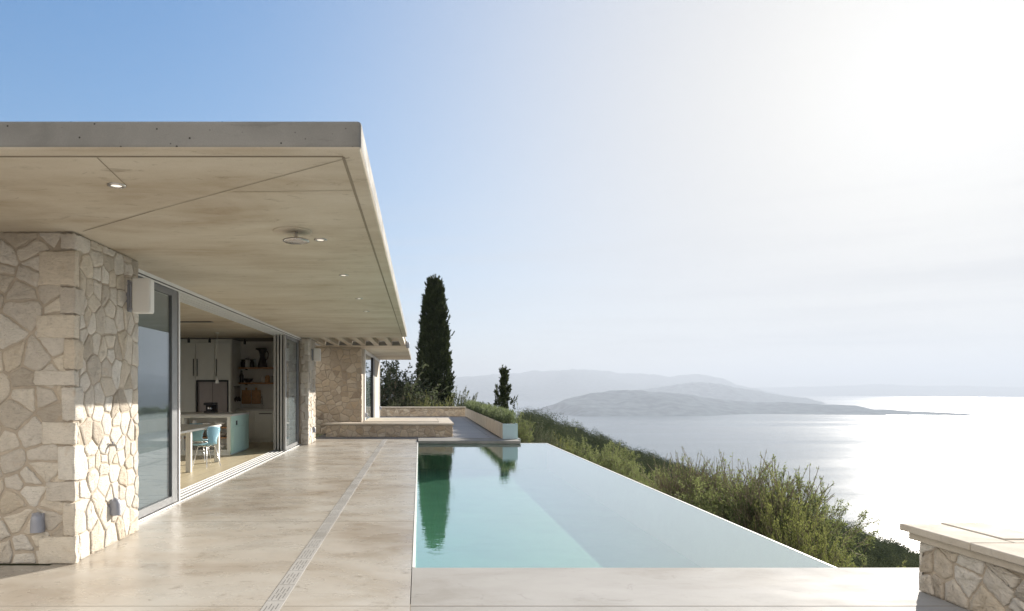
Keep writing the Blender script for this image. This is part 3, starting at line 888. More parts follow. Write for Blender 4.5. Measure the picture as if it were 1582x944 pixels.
# alcove: base cabinet, shelves
ay = 19.46
bc = thing('base_cabinet', 'grey-green base cabinet with pale worktop below the wall shelves', 'cabinet', (-4.3, 19.2, 0))
MB().box(-5.09, -3.62, 18.97, 19.49, .1, .88).box(-5.09, -3.62, 19.03, 19.49, 0, .099).build('carcass', M['cabinet'], bc)
MB().box(-5.085, -4.58, 18.945, 18.968, .11, .86, bev=.003).build('door', M['cabinet'], bc)
dd = MB().box(-4.57, -3.64, 18.945, 18.968, .11, .86, bev=.003).build('door', M['cabinet'], bc)
MB().box(-4.45, -4.1, 18.915, 18.944, .79, .81, bev=.003).build('handle', M['black'], dd)
MB().box(-5.09, -3.62, 18.92, 19.49, .881, .92, bev=.003).build('worktop', M['worktop'], bc)
for z, lb in ((2.05, 'upper oak wall shelf carrying a dark jug in the kitchen alcove'), (1.62, 'lower oak wall shelf carrying jars and books in the kitchen alcove')):
    o = thing('wall_shelf', lb, 'shelf', (-4.4, 19.38, z), 'oak shelves in the kitchen alcove')
    MB().box(-5.09, -3.62, 19.20, 19.485, z, z + .045, bev=.003).build('board', M['wood'], o)
    MB().box(-4.92, -4.90, 19.24, 19.48, z - .03, z - .001).build('bracket', M['black'], o)
    MB().box(-3.9, -3.88, 19.24, 19.48, z - .03, z - .001).build('bracket', M['black'], o)
zu, zl = 2.096, 1.666
o = MB()
o.lathe([(.0005, 0), (.13, 0), (.135, .03), (.10, .17), (.07, .29), (.085, .40), (.12, .50), (.128, .54), (.118, .54), (.08, .42), (.0005, .40)], n=24)
o.tube([(-.11, 0, .50), (-.17, 0, .53), (-.19, 0, .51)], [.03, .022, .012])
jug = o.build('jug', M['pot_dark'], None, local=True); jug.location = (-4.45, 19.34, zu)
tag(jug, 'tall dark waisted jug at the right of the upper oak shelf', 'jug')
MB().tube([(.11, 0, .48), (.17, 0, .40), (.15, 0, .25), (.09, 0, .20)], .014).build('handle', M['pot_dark'], jug, local=True)
G2 = 'things on the oak wall shelves'
for k, (x, s, mt, lb) in enumerate(((-5.0, 1.15, 'pot_dark', 'dark jar at the left end of the upper oak shelf'), (-4.87, 1.35, 'china', 'pale jar second from left on the upper oak shelf'),
                                    (-4.74, 1.2, 'pot_dark', 'dark jar third from left on the upper oak shelf'))):
    o = pot('jar', JAR, (x, 19.34, zu), M['china'] if mt == 'china' else M['pot_dark'], lb, 'jar', G2, s)
    MB().lathe([(.0005, .161 * s), (.045 * s, .161 * s), (.045 * s, .19 * s), (.0005, .19 * s)]).build('lid', M['pot_dark'], o, local=True)
CARAFE = [(.0005, 0), (.05, 0), (.055, .03), (.045, .12), (.025, .20), (.03, .24), (.026, .24), (.02, .20), (.0005, .19)]
pot('carafe', CARAFE, (-4.66, 19.32, zu), M['glass'], 'clear glass carafe beside the dark jug on the upper oak shelf', 'carafe', G2, 1.0)
pot('bottle', [(.0005, 0), (.045, 0), (.048, .02), (.048, .18), (.018, .25), (.018, .31), (.0005, .31)], (-5.03, 19.32, zl), M['pot_dark'], 'dark bottle at the left end of the lower oak shelf', 'bottle', G2, 1.1)
pot('bowl', BOWL, (-4.85, 19.32, zl), M['pot_dark'], 'dark bowl on the lower oak shelf next to the bottle', 'bowl', G2, 1.2)
pot('jar', JAR, (-4.42, 19.32, zl), M['china'], 'pale jar on the lower oak shelf left of the wooden canister', 'jar', G2, 1.2)
pot('canister', JAR, (-4.30, 19.32, zl), M['board'], 'brown wooden canister on the lower oak shelf', 'canister', G2, 1.3)
pot('jar', JAR, (-4.17, 19.32, zl), M['china_grey'], 'grey jar at the right end of the lower oak shelf', 'jar', G2, 1.2)
for (x0, x1, lb) in ((-5.06, -4.80, 'wooden chopping board leaning under the shelves, next to the steel cupboard side'), (-4.78, -4.52, 'wooden chopping board leaning under the shelves, next to the tap')):
    o = thing('chopping_board', lb, 'chopping board', ((x0 + x1) / 2, 19.44, 1.05), 'two wooden boards on the kitchen wall')
    MB().box(x0, x1, 19.43, 19.455, 1.06, 1.45, bev=.008).box((x0 + x1) / 2 - .03, (x0 + x1) / 2 + .03, 19.432, 19.453, 1.45, 1.52, bev=.006).build('board', M['board'], o)
    MB().tube([((x0 + x1) / 2, 19.455, 1.50), ((x0 + x1) / 2, 19.50, 1.50)], .006).build('peg', M['black'], o)
o = thing('kitchen_tap', 'slim steel kitchen tap on the alcove worktop', 'tap', (-4.44, 19.3, .92))
MB().tube([(-4.44, 19.3, .92), (-4.44, 19.3, 1.20), (-4.44, 19.27, 1.25), (-4.44, 19.2, 1.26), (-4.44, 19.15, 1.22)], .012).build('spout', M['steel'], o)
MB().tube([(-4.44, 19.3, 1.0), (-4.39, 19.3, 1.02)], .009).build('lever', M['steel'], o)
o = thing('utensil_rail', 'dark kitchen utensils hanging from a rail on the cupboard side', 'utensil rail', (-5.07, 19.0, 1.2))
MB().tube([(-5.095, 18.75, 1.55), (-5.095, 19.35, 1.55)], .008).build('rail', M['black'], o)
for k in range(5):
    yy = 18.8 + k * .12
    m_ = MB().tube([(-5.08, yy, 1.54), (-5.075, yy, 1.22 + .03 * (k % 2))], .007)
    m_.lathe([(.0005, -.07), (.028, -.05), (.035, 0), (.02, .04), (.0005, .05)], (-5.07, yy, 1.2 + .03 * (k % 2)), 10)
    m_.build('utensil', M['pot_dark'], o)

for (x, y, lb) in ((-6.05, 17.9, 'small black ceiling spotlight in front of the left cupboard door'), (-5.50, 17.9, 'small black ceiling spotlight in front of the right cupboard door'),
                   (-4.76, 18.6, 'small black ceiling spotlight in front of the oak shelves')):
    o = thing('ceiling_spot', lb, 'spotlight', (x, y, ZC), 'small spotlights on the kitchen ceiling')
    MB().tube([(0, 0, 0), (0, 0, -.05)], .012).build('stem', M['black'], o, local=True)
    MB().lathe([(.0005, -.05), (.032, -.05), (.036, -.14), (.03, -.14), (.0005, -.11)], n=16).build('barrel', M['black'], o, local=True)
o = thing('pendant_lamp', 'small pale pendant lamp on a long cord over the kitchen island', 'pendant lamp', (-4.86, 16.4, ZC))
MB().tube([(0, 0, 0), (0, 0, -1.12)], .006).build('cord', M['china_grey'], o, local=True)
MB().lathe([(.0005, -1.10), (.02, -1.10), (.035, -1.15), (.05, -1.22), (.045, -1.22), (.0005, -1.16)], n=16).build('shade', M['china'], o, local=True)
MB().lathe([(.0005, -.002), (.05, -.002), (.05, -.02), (.0005, -.02)], n=16).build('ceiling_rose', M['china'], o, local=True)
o = thing('air_vent', 'long dark linear air vent in the kitchen ceiling', 'air vent', (-4.9, 13.7, ZC))
MB().box(-6.4, -4.15, 13.62, 13.78, ZC - .012, ZC - .001).build('frame', M['alu'], o)
MB().box(-6.37, -4.18, 13.65, 13.69, ZC - .0135, ZC - .0122).box(-6.37, -4.18, 13.71, 13.75, ZC - .0135, ZC - .0122).build('slot', M['black'], o)

# table and chairs
tb = thing('dining_table', 'pale long dining table with square legs inside the open doors', 'table', (-4.6, 12.8, 0))
MB().box(-5.1, -4.06, 11.35, 14.0, .725, .765, bev=.004).build('tabletop', M['table'], tb)
for (x, y) in ((-4.12, 12.2), (-4.12, 13.9), (-5.04, 12.2), (-5.04, 13.9)):
    MB().box(x - .045, x + .045, y - .045, y + .045, 0.002, .724, bev=.004).build('leg', M['table'], tb)
MB().box(-4.98, -4.18, 12.19, 12.23, .66, .724).box(-4.98, -4.18, 13.87, 13.91, .66, .724).build('apron', M['table'], tb)

def make_chair(label):
    o = thing('shell_chair', label, 'chair', (0, 0, 0), 'pale blue shell chairs at the table')
    nu, path = 9, []
    # side profile (y forward is -y): seat front to back top
    prof = [(-.22, .425, .17), (-.20, .45, .20), (-.10, .452, .215), (.02, .445, .21), (.12, .44, .185), (.17, .46, .14), (.195, .51, .12), (.205, .57, .135), (.215, .66, .18), (.225, .74, .195), (.235, .80, .18), (.238, .825, .14)]
    sh = MB()
    vs = []
    for off in (0, .011):
        for (yy, zz, hw) in prof:
            for k in range(nu):
                t = -1 + 2 * k / (nu - 1)
                curl = .018 * t * t
                if zz < .47:
                    vs.append((t * hw, yy, zz + curl - off))
                else:
                    vs.append((t * hw, yy - curl * 1.6 + off, zz))
    R_ = len(prof)
    fs = []
    for i in range(R_ - 1):
        for k in range(nu - 1):
            a = i * nu + k
            fs.append((a, a + 1, a + nu + 1, a + nu))
            a2 = a + R_ * nu
            fs.append((a2, a2 + nu, a2 + nu + 1, a2 + 1))
    for i in range(R_ - 1):
        for k in (0, nu - 1):
            a = i * nu + k
            fs.append((a, a + nu, a + nu + R_ * nu, a + R_ * nu))
    for i in (0, R_ - 1):
        for k in range(nu - 1):
            a = i * nu + k
            fs.append((a, a + 1, a + 1 + R_ * nu, a + R_ * nu))
    sh.add(vs, fs, 0, True)
    sh.build('shell', M['chair'], o, local=True)
    for sx in (-1, 1):
        for sy in (-1, 1):
            MB().tube([(sx * .05, sy * .05, .425), (sx * .13, sy * .13, .40), (sx * .20, sy * .21, .002)], .009, 8).build('leg', M['chrome'], o, local=True)
    MB().lathe([(.0005, .40), (.075, .40), (.075, .43), (.0005, .43)], n=14).build('hub', M['chrome'], o, local=True)
    return o
ch = make_chair('pale blue shell chair with chrome legs at the near side of the dining table')
ch.location = (-4.10, 13.15, .001); ch.rotation_euler = (0, 0, R(-118)); ch.scale = (.88, .88, .94)
for (x, y, rz, lb) in ((-5.05, 13.2, 92, 'pale blue shell chair tucked in at the far side of the dining table'),
                       (-4.60, 14.28, 178, 'pale blue shell chair at the end of the dining table by the island')):
    c = copy_tree(ch)
    c.location = (x, y, .001); c.rotation_euler = (0, 0, R(rz)); c['label'] = lb

# ------------------------------------------------------------------ foliage
def leaves_mesh(name, P, D, L, Wd, mat, tone, bend=0.15, rng=RNG, N=None):
    """diamond leaves: P base points, D directions, L lengths, Wd half widths"""
    n = len(P)
    D = D / (np.linalg.norm(D, axis=1, keepdims=True) + 1e-9)
    ref = rng.normal(size=(n, 3)) if N is None else N
    S = np.cross(D, ref); S /= (np.linalg.norm(S, axis=1, keepdims=True) + 1e-9)
    Nn = np.cross(D, S)
    L, Wd = L[:, None], Wd[:, None]
    v = np.empty((n, 4, 3))
    v[:, 0] = P
    v[:, 1] = P + D * L * .45 + S * Wd + Nn * L * bend * .5
    v[:, 2] = P + D * L
    v[:, 3] = P + D * L * .45 - S * Wd + Nn * L * bend * .5
    me = bpy.data.meshes.new(name)
    me.vertices.add(4 * n)
    me.vertices.foreach_set('co', v.ravel())
    me.loops.add(4 * n)
    me.loops.foreach_set('vertex_index', np.arange(4 * n, dtype=np.int32))
    me.polygons.add(n)
    me.polygons.foreach_set('loop_start', np.arange(0, 4 * n, 4, dtype=np.int32))
    me.update(calc_edges=True)
    ca = me.color_attributes.new('tone', 'FLOAT_COLOR', 'POINT')
    t = np.repeat(np.clip(tone, 0, 1), 4)
    ca.data.foreach_set('color', np.stack([t, t, t, np.ones_like(t)], 1).ravel().astype(np.float32))
    me.materials.append(mat)
    return me

def rand_unit(rng, n):
    v = rng.normal(size=(n, 3))
    return v / np.linalg.norm(v, axis=1, keepdims=True)

def grow(seed, stems, levels, splits, height, spread, up=0.5, leaf=0.05, per=14, wander=0.25):
    """a shrub of height 1*height: returns branch MB and leaf arrays"""
    rg = random.Random(seed)
    mb = MB()
    LP, LD = [], []
    def rec(p, d, length, r, lev):
        mid = p + d * length * .5 + Vector((rg.uniform(-1, 1), rg.uniform(-1, 1), rg.uniform(-.3, .6))) * length * .08
        d2 = (d + Vector((rg.uniform(-1, 1), rg.uniform(-1, 1), rg.uniform(-.2, .8))) * wander).normalized()
        q = mid + d2 * length * .5
        if r > 0.0025:
            mb.tube([p, mid, q], [r, r * .85, r * .65], 5 if r < .012 else 7, cap=False)
        if lev >= levels - 1:
            for k in range(per):
                t = rg.random()
                s = p.lerp(q, t) if lev == levels else p.lerp(q, .3 + .7 * t)
                dv = (d2 * .6 + Vector((rg.gauss(0, .7), rg.gauss(0, .7), rg.gauss(.15, .5)))).normalized()
                LP.append(s[:]); LD.append(dv[:])
        if lev == levels:
            return
        for k in range(splits[lev]):
            t = rg.uniform(.35, 1.0)
            s = p.lerp(q, t)
            side = Vector((rg.gauss(0, 1), rg.gauss(0, 1), rg.gauss(0, .5))).normalized()
            nd = (d2 * .75 + side * .75 + Vector((0, 0, up * .5))).normalized()
            rec(s, nd, length * rg.uniform(.55, .85), r * .6, lev + 1)
    for k in range(stems):
        a = 2 * math.pi * (k + rg.random()) / stems
        lean = rg.uniform(.15, 1.0) * spread
        dd = Vector((math.cos(a) * lean, math.sin(a) * lean, 1)).normalized()
        rec(Vector((math.cos(a) * .06, math.sin(a) * .06, -.1)), dd, height * rg.uniform(.36, .5), .03 * height / 2.5, 0)
    return mb, np.array(LP), np.array(LD)

def shrub_proto(seed, leafmat, leaf=(.055, .010), **kw):
    mb, P, D = grow(seed, **kw)
    rng = np.random.default_rng(seed)
    n = len(P)
    top = P[:, 2].max()
    tone = rng.beta(2, 2.2, n)
    # clumpy tone
    tone = tone * .6 + .4 * (0.5 + 0.5 * np.sin(P[:, 0] * 5 + seed) * np.sin(P[:, 1] * 4.3 + 1) * np.sin(P[:, 2] * 4.7))
    me = leaves_mesh('crown', P, D, rng.uniform(.7, 1.3, n) * leaf[0], rng.uniform(.7, 1.3, n) * leaf[1], leafmat, tone, rng=rng)
    stems = mb.build('stems', M['bark'], None, local=True)
    sme = stems.data
    bpy.data.objects.remove(stems)
    return me, sme, top, n

def bush_proto(seed, leafmat, H=2.5, Wr=1.1, tufts=520, per=30, leaf=(.05, .008), up=.8, tl=.34, wisp=.06, lump=.25):
    rng = np.random.default_rng(seed)
    LP, LD, T = [], [], []
    mb = MB()
    heads = []
    for k in range(tufts):
        d = rng.normal(size=3); d /= np.linalg.norm(d)
        if d[2] < -.35: d[2] *= -1
        a = math.atan2(d[1], d[0])
        lum = 1 + lump * math.sin(a * 3 + seed) * math.sin(d[2] * 5 + a * 2) + lump * .7 * math.sin(a * 5 + d[2] * 7 + seed * 2)
        r = lum * rng.uniform(.45, 1.0) ** .5
        c = np.array([d[0] * Wr * r, d[1] * Wr * r, H * .52 + d[2] * H * .42 * r])
        g = d * np.array([1, 1, .6]) * .8 + np.array([0, 0, up]) + rng.normal(size=3) * .28
        g /= np.linalg.norm(g)
        L = tl * rng.uniform(.6, 1.35) * (1.9 if rng.random() < wisp and d[2] > .2 else 1)
        q = c + g * L
        heads.append((c, q))
        mb.tube([tuple(c - g * L * .3), tuple(q)], [.007, .002], 3, cap=False)
        t = rng.random(per) ** .8
        LP.append(c + (q - c) * t[:, None] + rng.normal(size=(per, 3)) * .018)
        LD.append(g * .6 + rng.normal(size=(per, 3)) * .8)
        T.append(np.clip(rng.normal(.45 + .25 * (lum - 1) / max(lump, .01), .16) + rng.normal(size=per) * .14 + .18 * (t - .5), 0, 1))
    for k in range(26):
        c, q = heads[rng.integers(tufts)]
        b = np.array([rng.normal() * .08, rng.normal() * .08, -.1])
        m_ = b * .45 + c * .55 + np.array([0, 0, -.12 * H]) * rng.random()
        mb.tube([tuple(b), tuple(m_), tuple(c)], [.028, .017, .008], 5, cap=False)
    P, D, T = np.concatenate(LP), np.concatenate(LD), np.concatenate(T)
    n = len(P)
    me = leaves_mesh('crown', P, D, rng.uniform(.7, 1.3, n) * leaf[0], rng.uniform(.7, 1.3, n) * leaf[1], leafmat, T, rng=rng)
    stems = mb.build('stems', M['bark'], None, local=True)
    sme = stems.data
    bpy.data.objects.remove(stems)
    return me, sme, H * 1.14, n

def place_shrub(proto, name, label, cat, loc, h, wscale, group, rz, part='trunk'):
    me, sme, top, _ = proto
    o = thing(name, label, cat, loc, group, rz)
    s = h / top
    o.scale = (s * wscale, s * wscale, s)
    for nm, m_ in (('crown', me), (part, sme)):
        c = bpy.data.objects.new(nm, m_)
        COL.objects.link(c)
        c.parent = o
    return o

def ground_z(X, Y):
    Rr = math.hypot(X, Y)
    off = 3.0 + 1.6 * min(1, max(0, (Rr - 14) / 50))
    z = EYE - off - max(.031 * Y, .36 * max(X, 0) - .024 * Y) + .02 * X * (X < 0)
    z = min(z, -0.9)
    if Rr > 190:
        z -= (Rr - 190) ** 2 / 900
    return z

bigA = bush_proto(101, M['olive'], tufts=1000, per=28, Wr=1.3, up=.22, tl=.19, wisp=.02, lump=.36)
bigB = bush_proto(102, M['olive'], tufts=950, per=28, Wr=1.4, up=.2, tl=.19, wisp=.015, lump=.4)
limeA = bush_proto(103, M['lime'], tufts=800, per=28, Wr=1.05, up=.45, tl=.22, wisp=.05, lump=.34)
dustA = bush_proto(104, M['dusty'], tufts=900, per=28, Wr=1.3, up=.25, tl=.21, leaf=(.055, .012), lump=.34)
twigA = shrub_proto(105, M['olive'], stems=9, levels=3, splits=[5, 4, 3], height=2.8, spread=.5, per=10, leaf=(.05, .009), up=.9, wander=.3)

GS = 'shrubs on the slope below the pool'
SH = [  # px, top py, Y, width factor, proto, name, label
    (1058, 708, 15.5, 0.55, twigA, 'olive_tree', 'olive tree with sparse twigs rising above the pool edge, left of the tallest shrub'),
    (1092, 712, 15.2, 0.50, twigA, 'olive_tree', 'thin twiggy olive tree just left of the tallest shrub'),
    (1078, 730, 14.8, 0.85, bigB, 'olive_shrub', 'broad green olive shrub under the sparse twiggy olives'),
    (1158, 716, 13.6, 0.80, bigA, 'olive_shrub', 'tallest bushy olive shrub midway along the pool edge'),
    (1182, 716, 12.9, 0.55, twigA, 'olive_tree', 'twiggy olive stems leaning out of the tallest shrub'),
    (1205, 738, 12.3, 0.62, bigB, 'olive_shrub', 'dark olive shrub at the right foot of the tallest shrub'),
    (1120, 738, 13.2, 0.80, bigB, 'olive_shrub', 'olive shrub filling the gap left of the tallest shrub'),
    (1034, 748, 16.6, 0.55, limeA, 'shrub', 'yellow-green shrub left of the sparse twiggy olives'),
    (1218, 768, 11.4, 0.50, limeA, 'shrub', 'upright yellow-green shrub standing right of the tallest shrub'),
    (1246, 800, 10.6, 0.52, limeA, 'shrub', 'yellow-green shrub between the upright shrub and the pool corner'),
    (1280, 826, 9.9, 0.55, limeA, 'shrub', 'yellow-green shrub at the near corner of the pool edge'),
    (1325, 858, 9.6, 0.55, bigB, 'olive_shrub', 'low olive shrub seen over the bare terrace edge right of the pool'),
    (1372, 868, 9.6, 0.50, limeA, 'shrub', 'low yellow-green shrub next to the stone parapet'),
    (930, 680, 22.0, 1.0, bigA, 'olive_shrub', 'large rounded olive shrub in the middle of the far pool edge'),
    (900, 674, 25.0, 0.85, bigB, 'olive_shrub', 'olive shrub behind the far corner of the pool'),
    (956, 696, 20.5, 0.80, bigB, 'olive_shrub', 'olive shrub right of the large rounded one'),
    (976, 718, 19.0, 0.55, bigA, 'olive_shrub', 'small olive shrub at the right foot of the large rounded one'),
    (868, 679, 27.0, 0.7, limeA, 'shrub', 'yellow-green shrub just beyond the pool\'s far right corner'),
    (822, 646, 29.0, 0.75, dustA, 'shrub', 'tall grey-green shrub directly behind the planter end'),
    (836, 662, 25.0, 0.7, dustA, 'shrub', 'low grey-green shrub beside the blue-grey planter end'),
]
rr = random.Random(17)
for (px, py, Y, wf, pr, nm, lb) in SH:
    X = PX(px, Y)
    zt = PZ(py, Y)
    zg = min(ground_z(X, Y), zt - 1.4)
    zt += (zt - zg) * (.05 if Y < 17 and px < 1250 else (0.03 if 860 < px < 1000 else -.06)); wf *= (1.05 if Y < 17 and px < 1215 else .86)
    place_shrub(pr, nm, lb, 'shrub' if nm != 'olive_tree' else 'olive tree', (X, Y, zg), zt - zg, wf, GS, rr.uniform(0, 6.28), 'stems' if nm != 'olive_tree' else 'trunk')

# plants behind the boundary wall and trees at the end
GB = 'plants behind the boundary wall'
oak = bush_proto(106, M['dusty'], tufts=560, per=26, Wr=1.0, up=.35, leaf=(.065, .018), lump=.35, tl=.30)
BW = [(603, 553, 41.5, 1.1, oak, 'leafy_tree', 'leafy grey-green tree behind the villa wing at the terrace end', 'tree'),
      (619, 588, 41.0, .85, oak, 'shrub', 'grey-green shrub between the leafy tree and the tall cypress', 'shrub'),
      (704, 602, 41.5, .6, dustA, 'shrub', 'grey-green shrub at the right foot of the tall cypress', 'shrub'),
      (716, 613, 40.5, .55, bigB, 'shrub', 'small olive shrub at the right end of the boundary wall', 'shrub'),
      (640, 617, 39.2, .5, limeA, 'shrub', 'pale grassy shrub on the boundary wall left of the cypress', 'shrub'),
      (664, 614, 39.0, .5, limeA, 'shrub', 'pale grassy shrub in front of the cypress base', 'shrub'),
      (688, 617, 39.2, .5, limeA, 'shrub', 'pale grassy shrub in front of the cypress, on its right', 'shrub'),
      (610, 608, 39.2, .7, dustA, 'shrub', 'low shrub on the boundary wall under the leafy tree', 'shrub'),
      (797, 630, 27.5, .4, bigB, 'shrub', 'olive shrub at the foot of the small cypress', 'shrub')]
for (px, py, Y, wf, pr, nm, lb, ct) in BW:
    X = PX(px, Y); zt = PZ(py, Y); zg = min(-.9, ground_z(X, Y))
    place_shrub(pr, nm, lb, ct, (X, Y, zg), zt - zg, wf, GB, rr.uniform(0, 6.28), 'trunk' if ct == 'tree' else 'stems')

def cypress(label, loc, h, rad, n, seed, ragged=.12, leaf=(.20, .035), prof=None, core_r=None):
    rng = np.random.default_rng(seed)
    o = thing('cypress_tree', label, 'cypress', loc, 'cypress trees at the end of the terrace')
    t = rng.random(n) ** .9
    if prof is None:
        prof = lambda t: np.interp(t, [0, .1, .4, .65, .8, .92, .97, 1], [.9, 1, .87, .71, .56, .38, .24, .06])
    per = 34
    nt_ = n // per
    tt = np.sort(rng.random(nt_) ** .9)
    ta = rng.random(nt_) * 2 * np.pi
    k = np.sin(ta * 3 + tt * 21) * .05 + np.sin(ta * 5 - tt * 37 + seed) * .06
    tr = rad * prof(tt) * (1 + k) * (1 - ragged * rng.random(nt_) * 1.5)
    C = np.stack([tr * np.cos(ta), tr * np.sin(ta), .1 + tt * (h - .45)], 1)
    G = np.stack([np.cos(ta) * .42, np.sin(ta) * .42, np.ones(nt_)], 1) + rng.normal(size=(nt_, 3)) * .16
    TL = leaf[0] * rng.uniform(1.2, 3.2, nt_)
    f = rng.random((nt_, per))
    P = (C[:, None, :] + G[:, None, :] * (f * TL[:, None])[:, :, None] + rng.normal(size=(nt_, per, 3)) * (leaf[0] * .34 * (1.05 - f))[:, :, None]).reshape(-1, 3)
    D = (G[:, None, :] + rng.normal(size=(nt_, per, 3)) * .35).reshape(-1, 3)
    n = len(P)
    tone = np.clip((rng.beta(2, 2.5, nt_)[:, None] * .7 + f * .35 + k[:, None] * 1.5).reshape(-1), 0, 1)
    me = leaves_mesh('crown', P, D, rng.uniform(.6, 1.5, n) * leaf[0], rng.uniform(.7, 1.3, n) * leaf[1], M['cypress'], tone, .1, rng)
    c = bpy.data.objects.new('crown', me); COL.objects.link(c); c.parent = o
    core = MB()
    cr = .80 if core_r is None else core_r
    ts = np.linspace(0.02, .97, 40)
    core.tube([(0.0, 0.0, .25 + float(q) * (h - .25)) for q in ts], [max(.01, float(rad * prof(np.array([q]))[0]) * cr) for q in ts], 14)
    cc = core.build('inner_crown', M['cypress'], o, local=True)
    MB().tube([(0, 0, -.8), (0, 0, .2), (0, 0, h * .5)], [.16, .13, .06], 8).build('trunk', M['bark'], o, local=True)
    return o
Yc = 44.0
zt = PZ(432, Yc); zb = -1.2
cypress('very tall dark column cypress rising behind the boundary wall', (PX(671, Yc), Yc, zb), zt - zb, 1.12, 52000, 5, ragged=.16, leaf=(.17, .032), core_r=.58)
Y2 = 30.0
cypress('small slim ragged cypress behind the far planter', (PX(779, Y2), Y2, PZ(665, Y2)), PZ(563, Y2) - PZ(665, Y2), .62, 8500, 6, ragged=.95, leaf=(.10, .018), core_r=.06,
        prof=lambda t: np.clip(.95 - .93 * t ** 1.25, 0, 1) * (1 + .30 * np.sin(t * 22) + .15 * np.sin(t * 47)))

# planter planting
rng = np.random.default_rng(44)
n = 26000
P = np.stack([rng.uniform(px0 + .06, px1 - .05, n), rng.uniform(py0 + .08, py1 - .05, n), np.full(n, ph - .03)], 1)
tuft = .27 + .13 * np.sin(P[:, 1] * 5.1) * np.sin(P[:, 1] * 2.3 + 1) + .05 * np.sin(P[:, 1] * 13)
f = rng.random(n)
P[:, 2] += f * tuft
P[:, 0] += rng.normal(size=n) * .05 * (.4 + f); 
D = rng.normal(size=(n, 3)) * .38 + np.array([0, 0, 1.0])
me = leaves_mesh('foliage', P, D, rng.uniform(.05, .14, n), rng.uniform(.005, .010, n), M['lavender'], np.clip(rng.beta(2, 2, n) * .7 + f * .3, 0, 1), .12, rng)
o = bpy.data.objects.new('planter_hedge', me); COL.objects.link(o)
tag(o, 'row of feathery green plants growing along the whole long planter', 'hedge')

# ------------------------------------------------------------------ hillside
def build_terrain():
    us = np.linspace(0, 1, 110)
    xs = -160 + 1000 * us ** 1.35
    ys = -80 + 1100 * us ** 1.35
    vs, fs = [], []
    nx, ny = len(xs), len(ys)
    for yv in ys:
        for xv in xs:
            z = ground_z(xv, yv)
            Rr = math.hypot(xv, yv)
            z += (math.sin(xv * .05) * math.cos(yv * .043)) * min(1.2, Rr / 160)
            if xv < 6.8 and yv < 37.5:
                z = min(z, -1.0)
            vs.append((xv, yv, max(z, -215)))
    for j_ in range(ny - 1):
        for i in range(nx - 1):
            a = j_ * nx + i
            fs.append((a, a + 1, a + nx + 1, a + nx))
    mb = MB(); mb.add(vs, fs, 0, True)
    o = mb.build('hillside', M['ground'], None, local=True)
    tag(o, kind='structure')
build_terrain()

def build_woodland():
    rng = np.random.default_rng(77)
    Ps, Ds, Ns, Ls, Ws, Ts = [], [], [], [], [], []
    count = 0
    Rr = 30.0
    while Rr < 330:
        step = 1.9 + Rr * .0125
        u0, u1 = .155, .98
        a0, a1 = math.atan(u0), math.atan(u1)
        na = int((a1 - a0) * Rr / step)
        for k in range(na):
            a = a0 + (a1 - a0) * (k + rng.random()) / na
            r_ = Rr + rng.uniform(-.5, .5) * step
            X, Y = r_ * math.sin(a), r_ * math.cos(a)
            zg = ground_z(X, Y)
            wr = (1.25 + .0085 * r_) * rng.uniform(.55, 1.45)
            hh = wr * rng.uniform(1.2, 1.9) + .6
            wav = math.sin(X * .47 + 1.3 * math.sin(Y * .13)) * math.sin(Y * .31 + X * .11) + .6 * math.sin(X * 1.1 + Y * .7)
            top = min(zg + hh + .8, EYE - .36 * X + .024 * Y + wav * min(1.5, r_ / 90) - .6 + rng.uniform(-1.6, .7) * min(1.0, r_ / 110) - 2.0 * max(0.0, 1 - r_ / 120))
            zc = top - hh * .55
            n = int(np.clip(3400 * (50 / r_), 800, 3400))
            d = rand_unit(rng, n)
            d[:, 2] = np.abs(d[:, 2]) * 1.25 - .25
            rad = rng.uniform(.6, 1, n) ** .35
            ph1, ph2 = rng.uniform(0, 6, 2)
            lump = 1 + .20 * np.sin(d[:, 0] * 6 + ph1) * np.sin(d[:, 1] * 6 + ph2) + .13 * np.sin(d[:, 2] * 10 + ph1 + d[:, 0] * 8)
            p = d * (rad * lump)[:, None] * np.array([wr, wr, hh * .55]) + np.array([X, Y, zc])
            ls = np.clip(.04 + .0010 * r_, .08, .30)
            Ps.append(p); Ds.append(np.cross(d, rng.normal(size=(n, 3)))); Ns.append(d + rng.normal(size=(n, 3)) * .5)
            Ls.append(rng.uniform(.6, 1.4, n) * ls); Ws.append(rng.uniform(.6, 1.4, n) * ls * .36)
            base = rng.uniform(.0, .9)
            Ts.append(np.clip(base + rng.normal(size=n) * .13 + .15 * (lump - 1) * 3, 0, 1))
            count += 1
        Rr += step * .85
    P, D = np.concatenate(Ps), np.concatenate(Ds)
    me = leaves_mesh('woodland', P, D, np.concatenate(Ls), np.concatenate(Ws), M['wood_far'], np.concatenate(Ts), .1, rng, N=np.concatenate(Ns))
    o = bpy.data.objects.new('hillside_woodland', me); COL.objects.link(o)
    tag(o, 'dense dark green scrub and woodland covering the hillside down to the sea', 'woodland', kind='stuff')
    print('woodland crowns', count, 'leaves', len(P))
build_woodland()

# ------------------------------------------------------------------ sea and far land
SEA = -200.0
def disc(name, mat, z, rad, n=96):
    vs = [(0, 0, z)] + [(rad * math.cos(2 * math.pi * k / n), rad * math.sin(2 * math.pi * k / n), z) for k in range(n)]
    mb = MB(); mb.add(vs, [(0, 1 + k, 1 + (k + 1) % n) for k in range(n)])
    return tag(mb.build(name, mat, None, local=True), kind='structure')
disc('sea', M['sea'], SEA, 21000)

def vnoise(x, y, seed):
    s = 0; a = 1; f = 1
    for k in range(5):
        s += a * math.sin(x * f * 1.7 + seed + 1.3 * math.sin(y * f * 1.1 + k)) * math.cos(y * f * 1.5 - seed * .7 + 1.1 * math.sin(x * f * .9 + k * 2))
        a *= .5; f *= 2.1
    return s

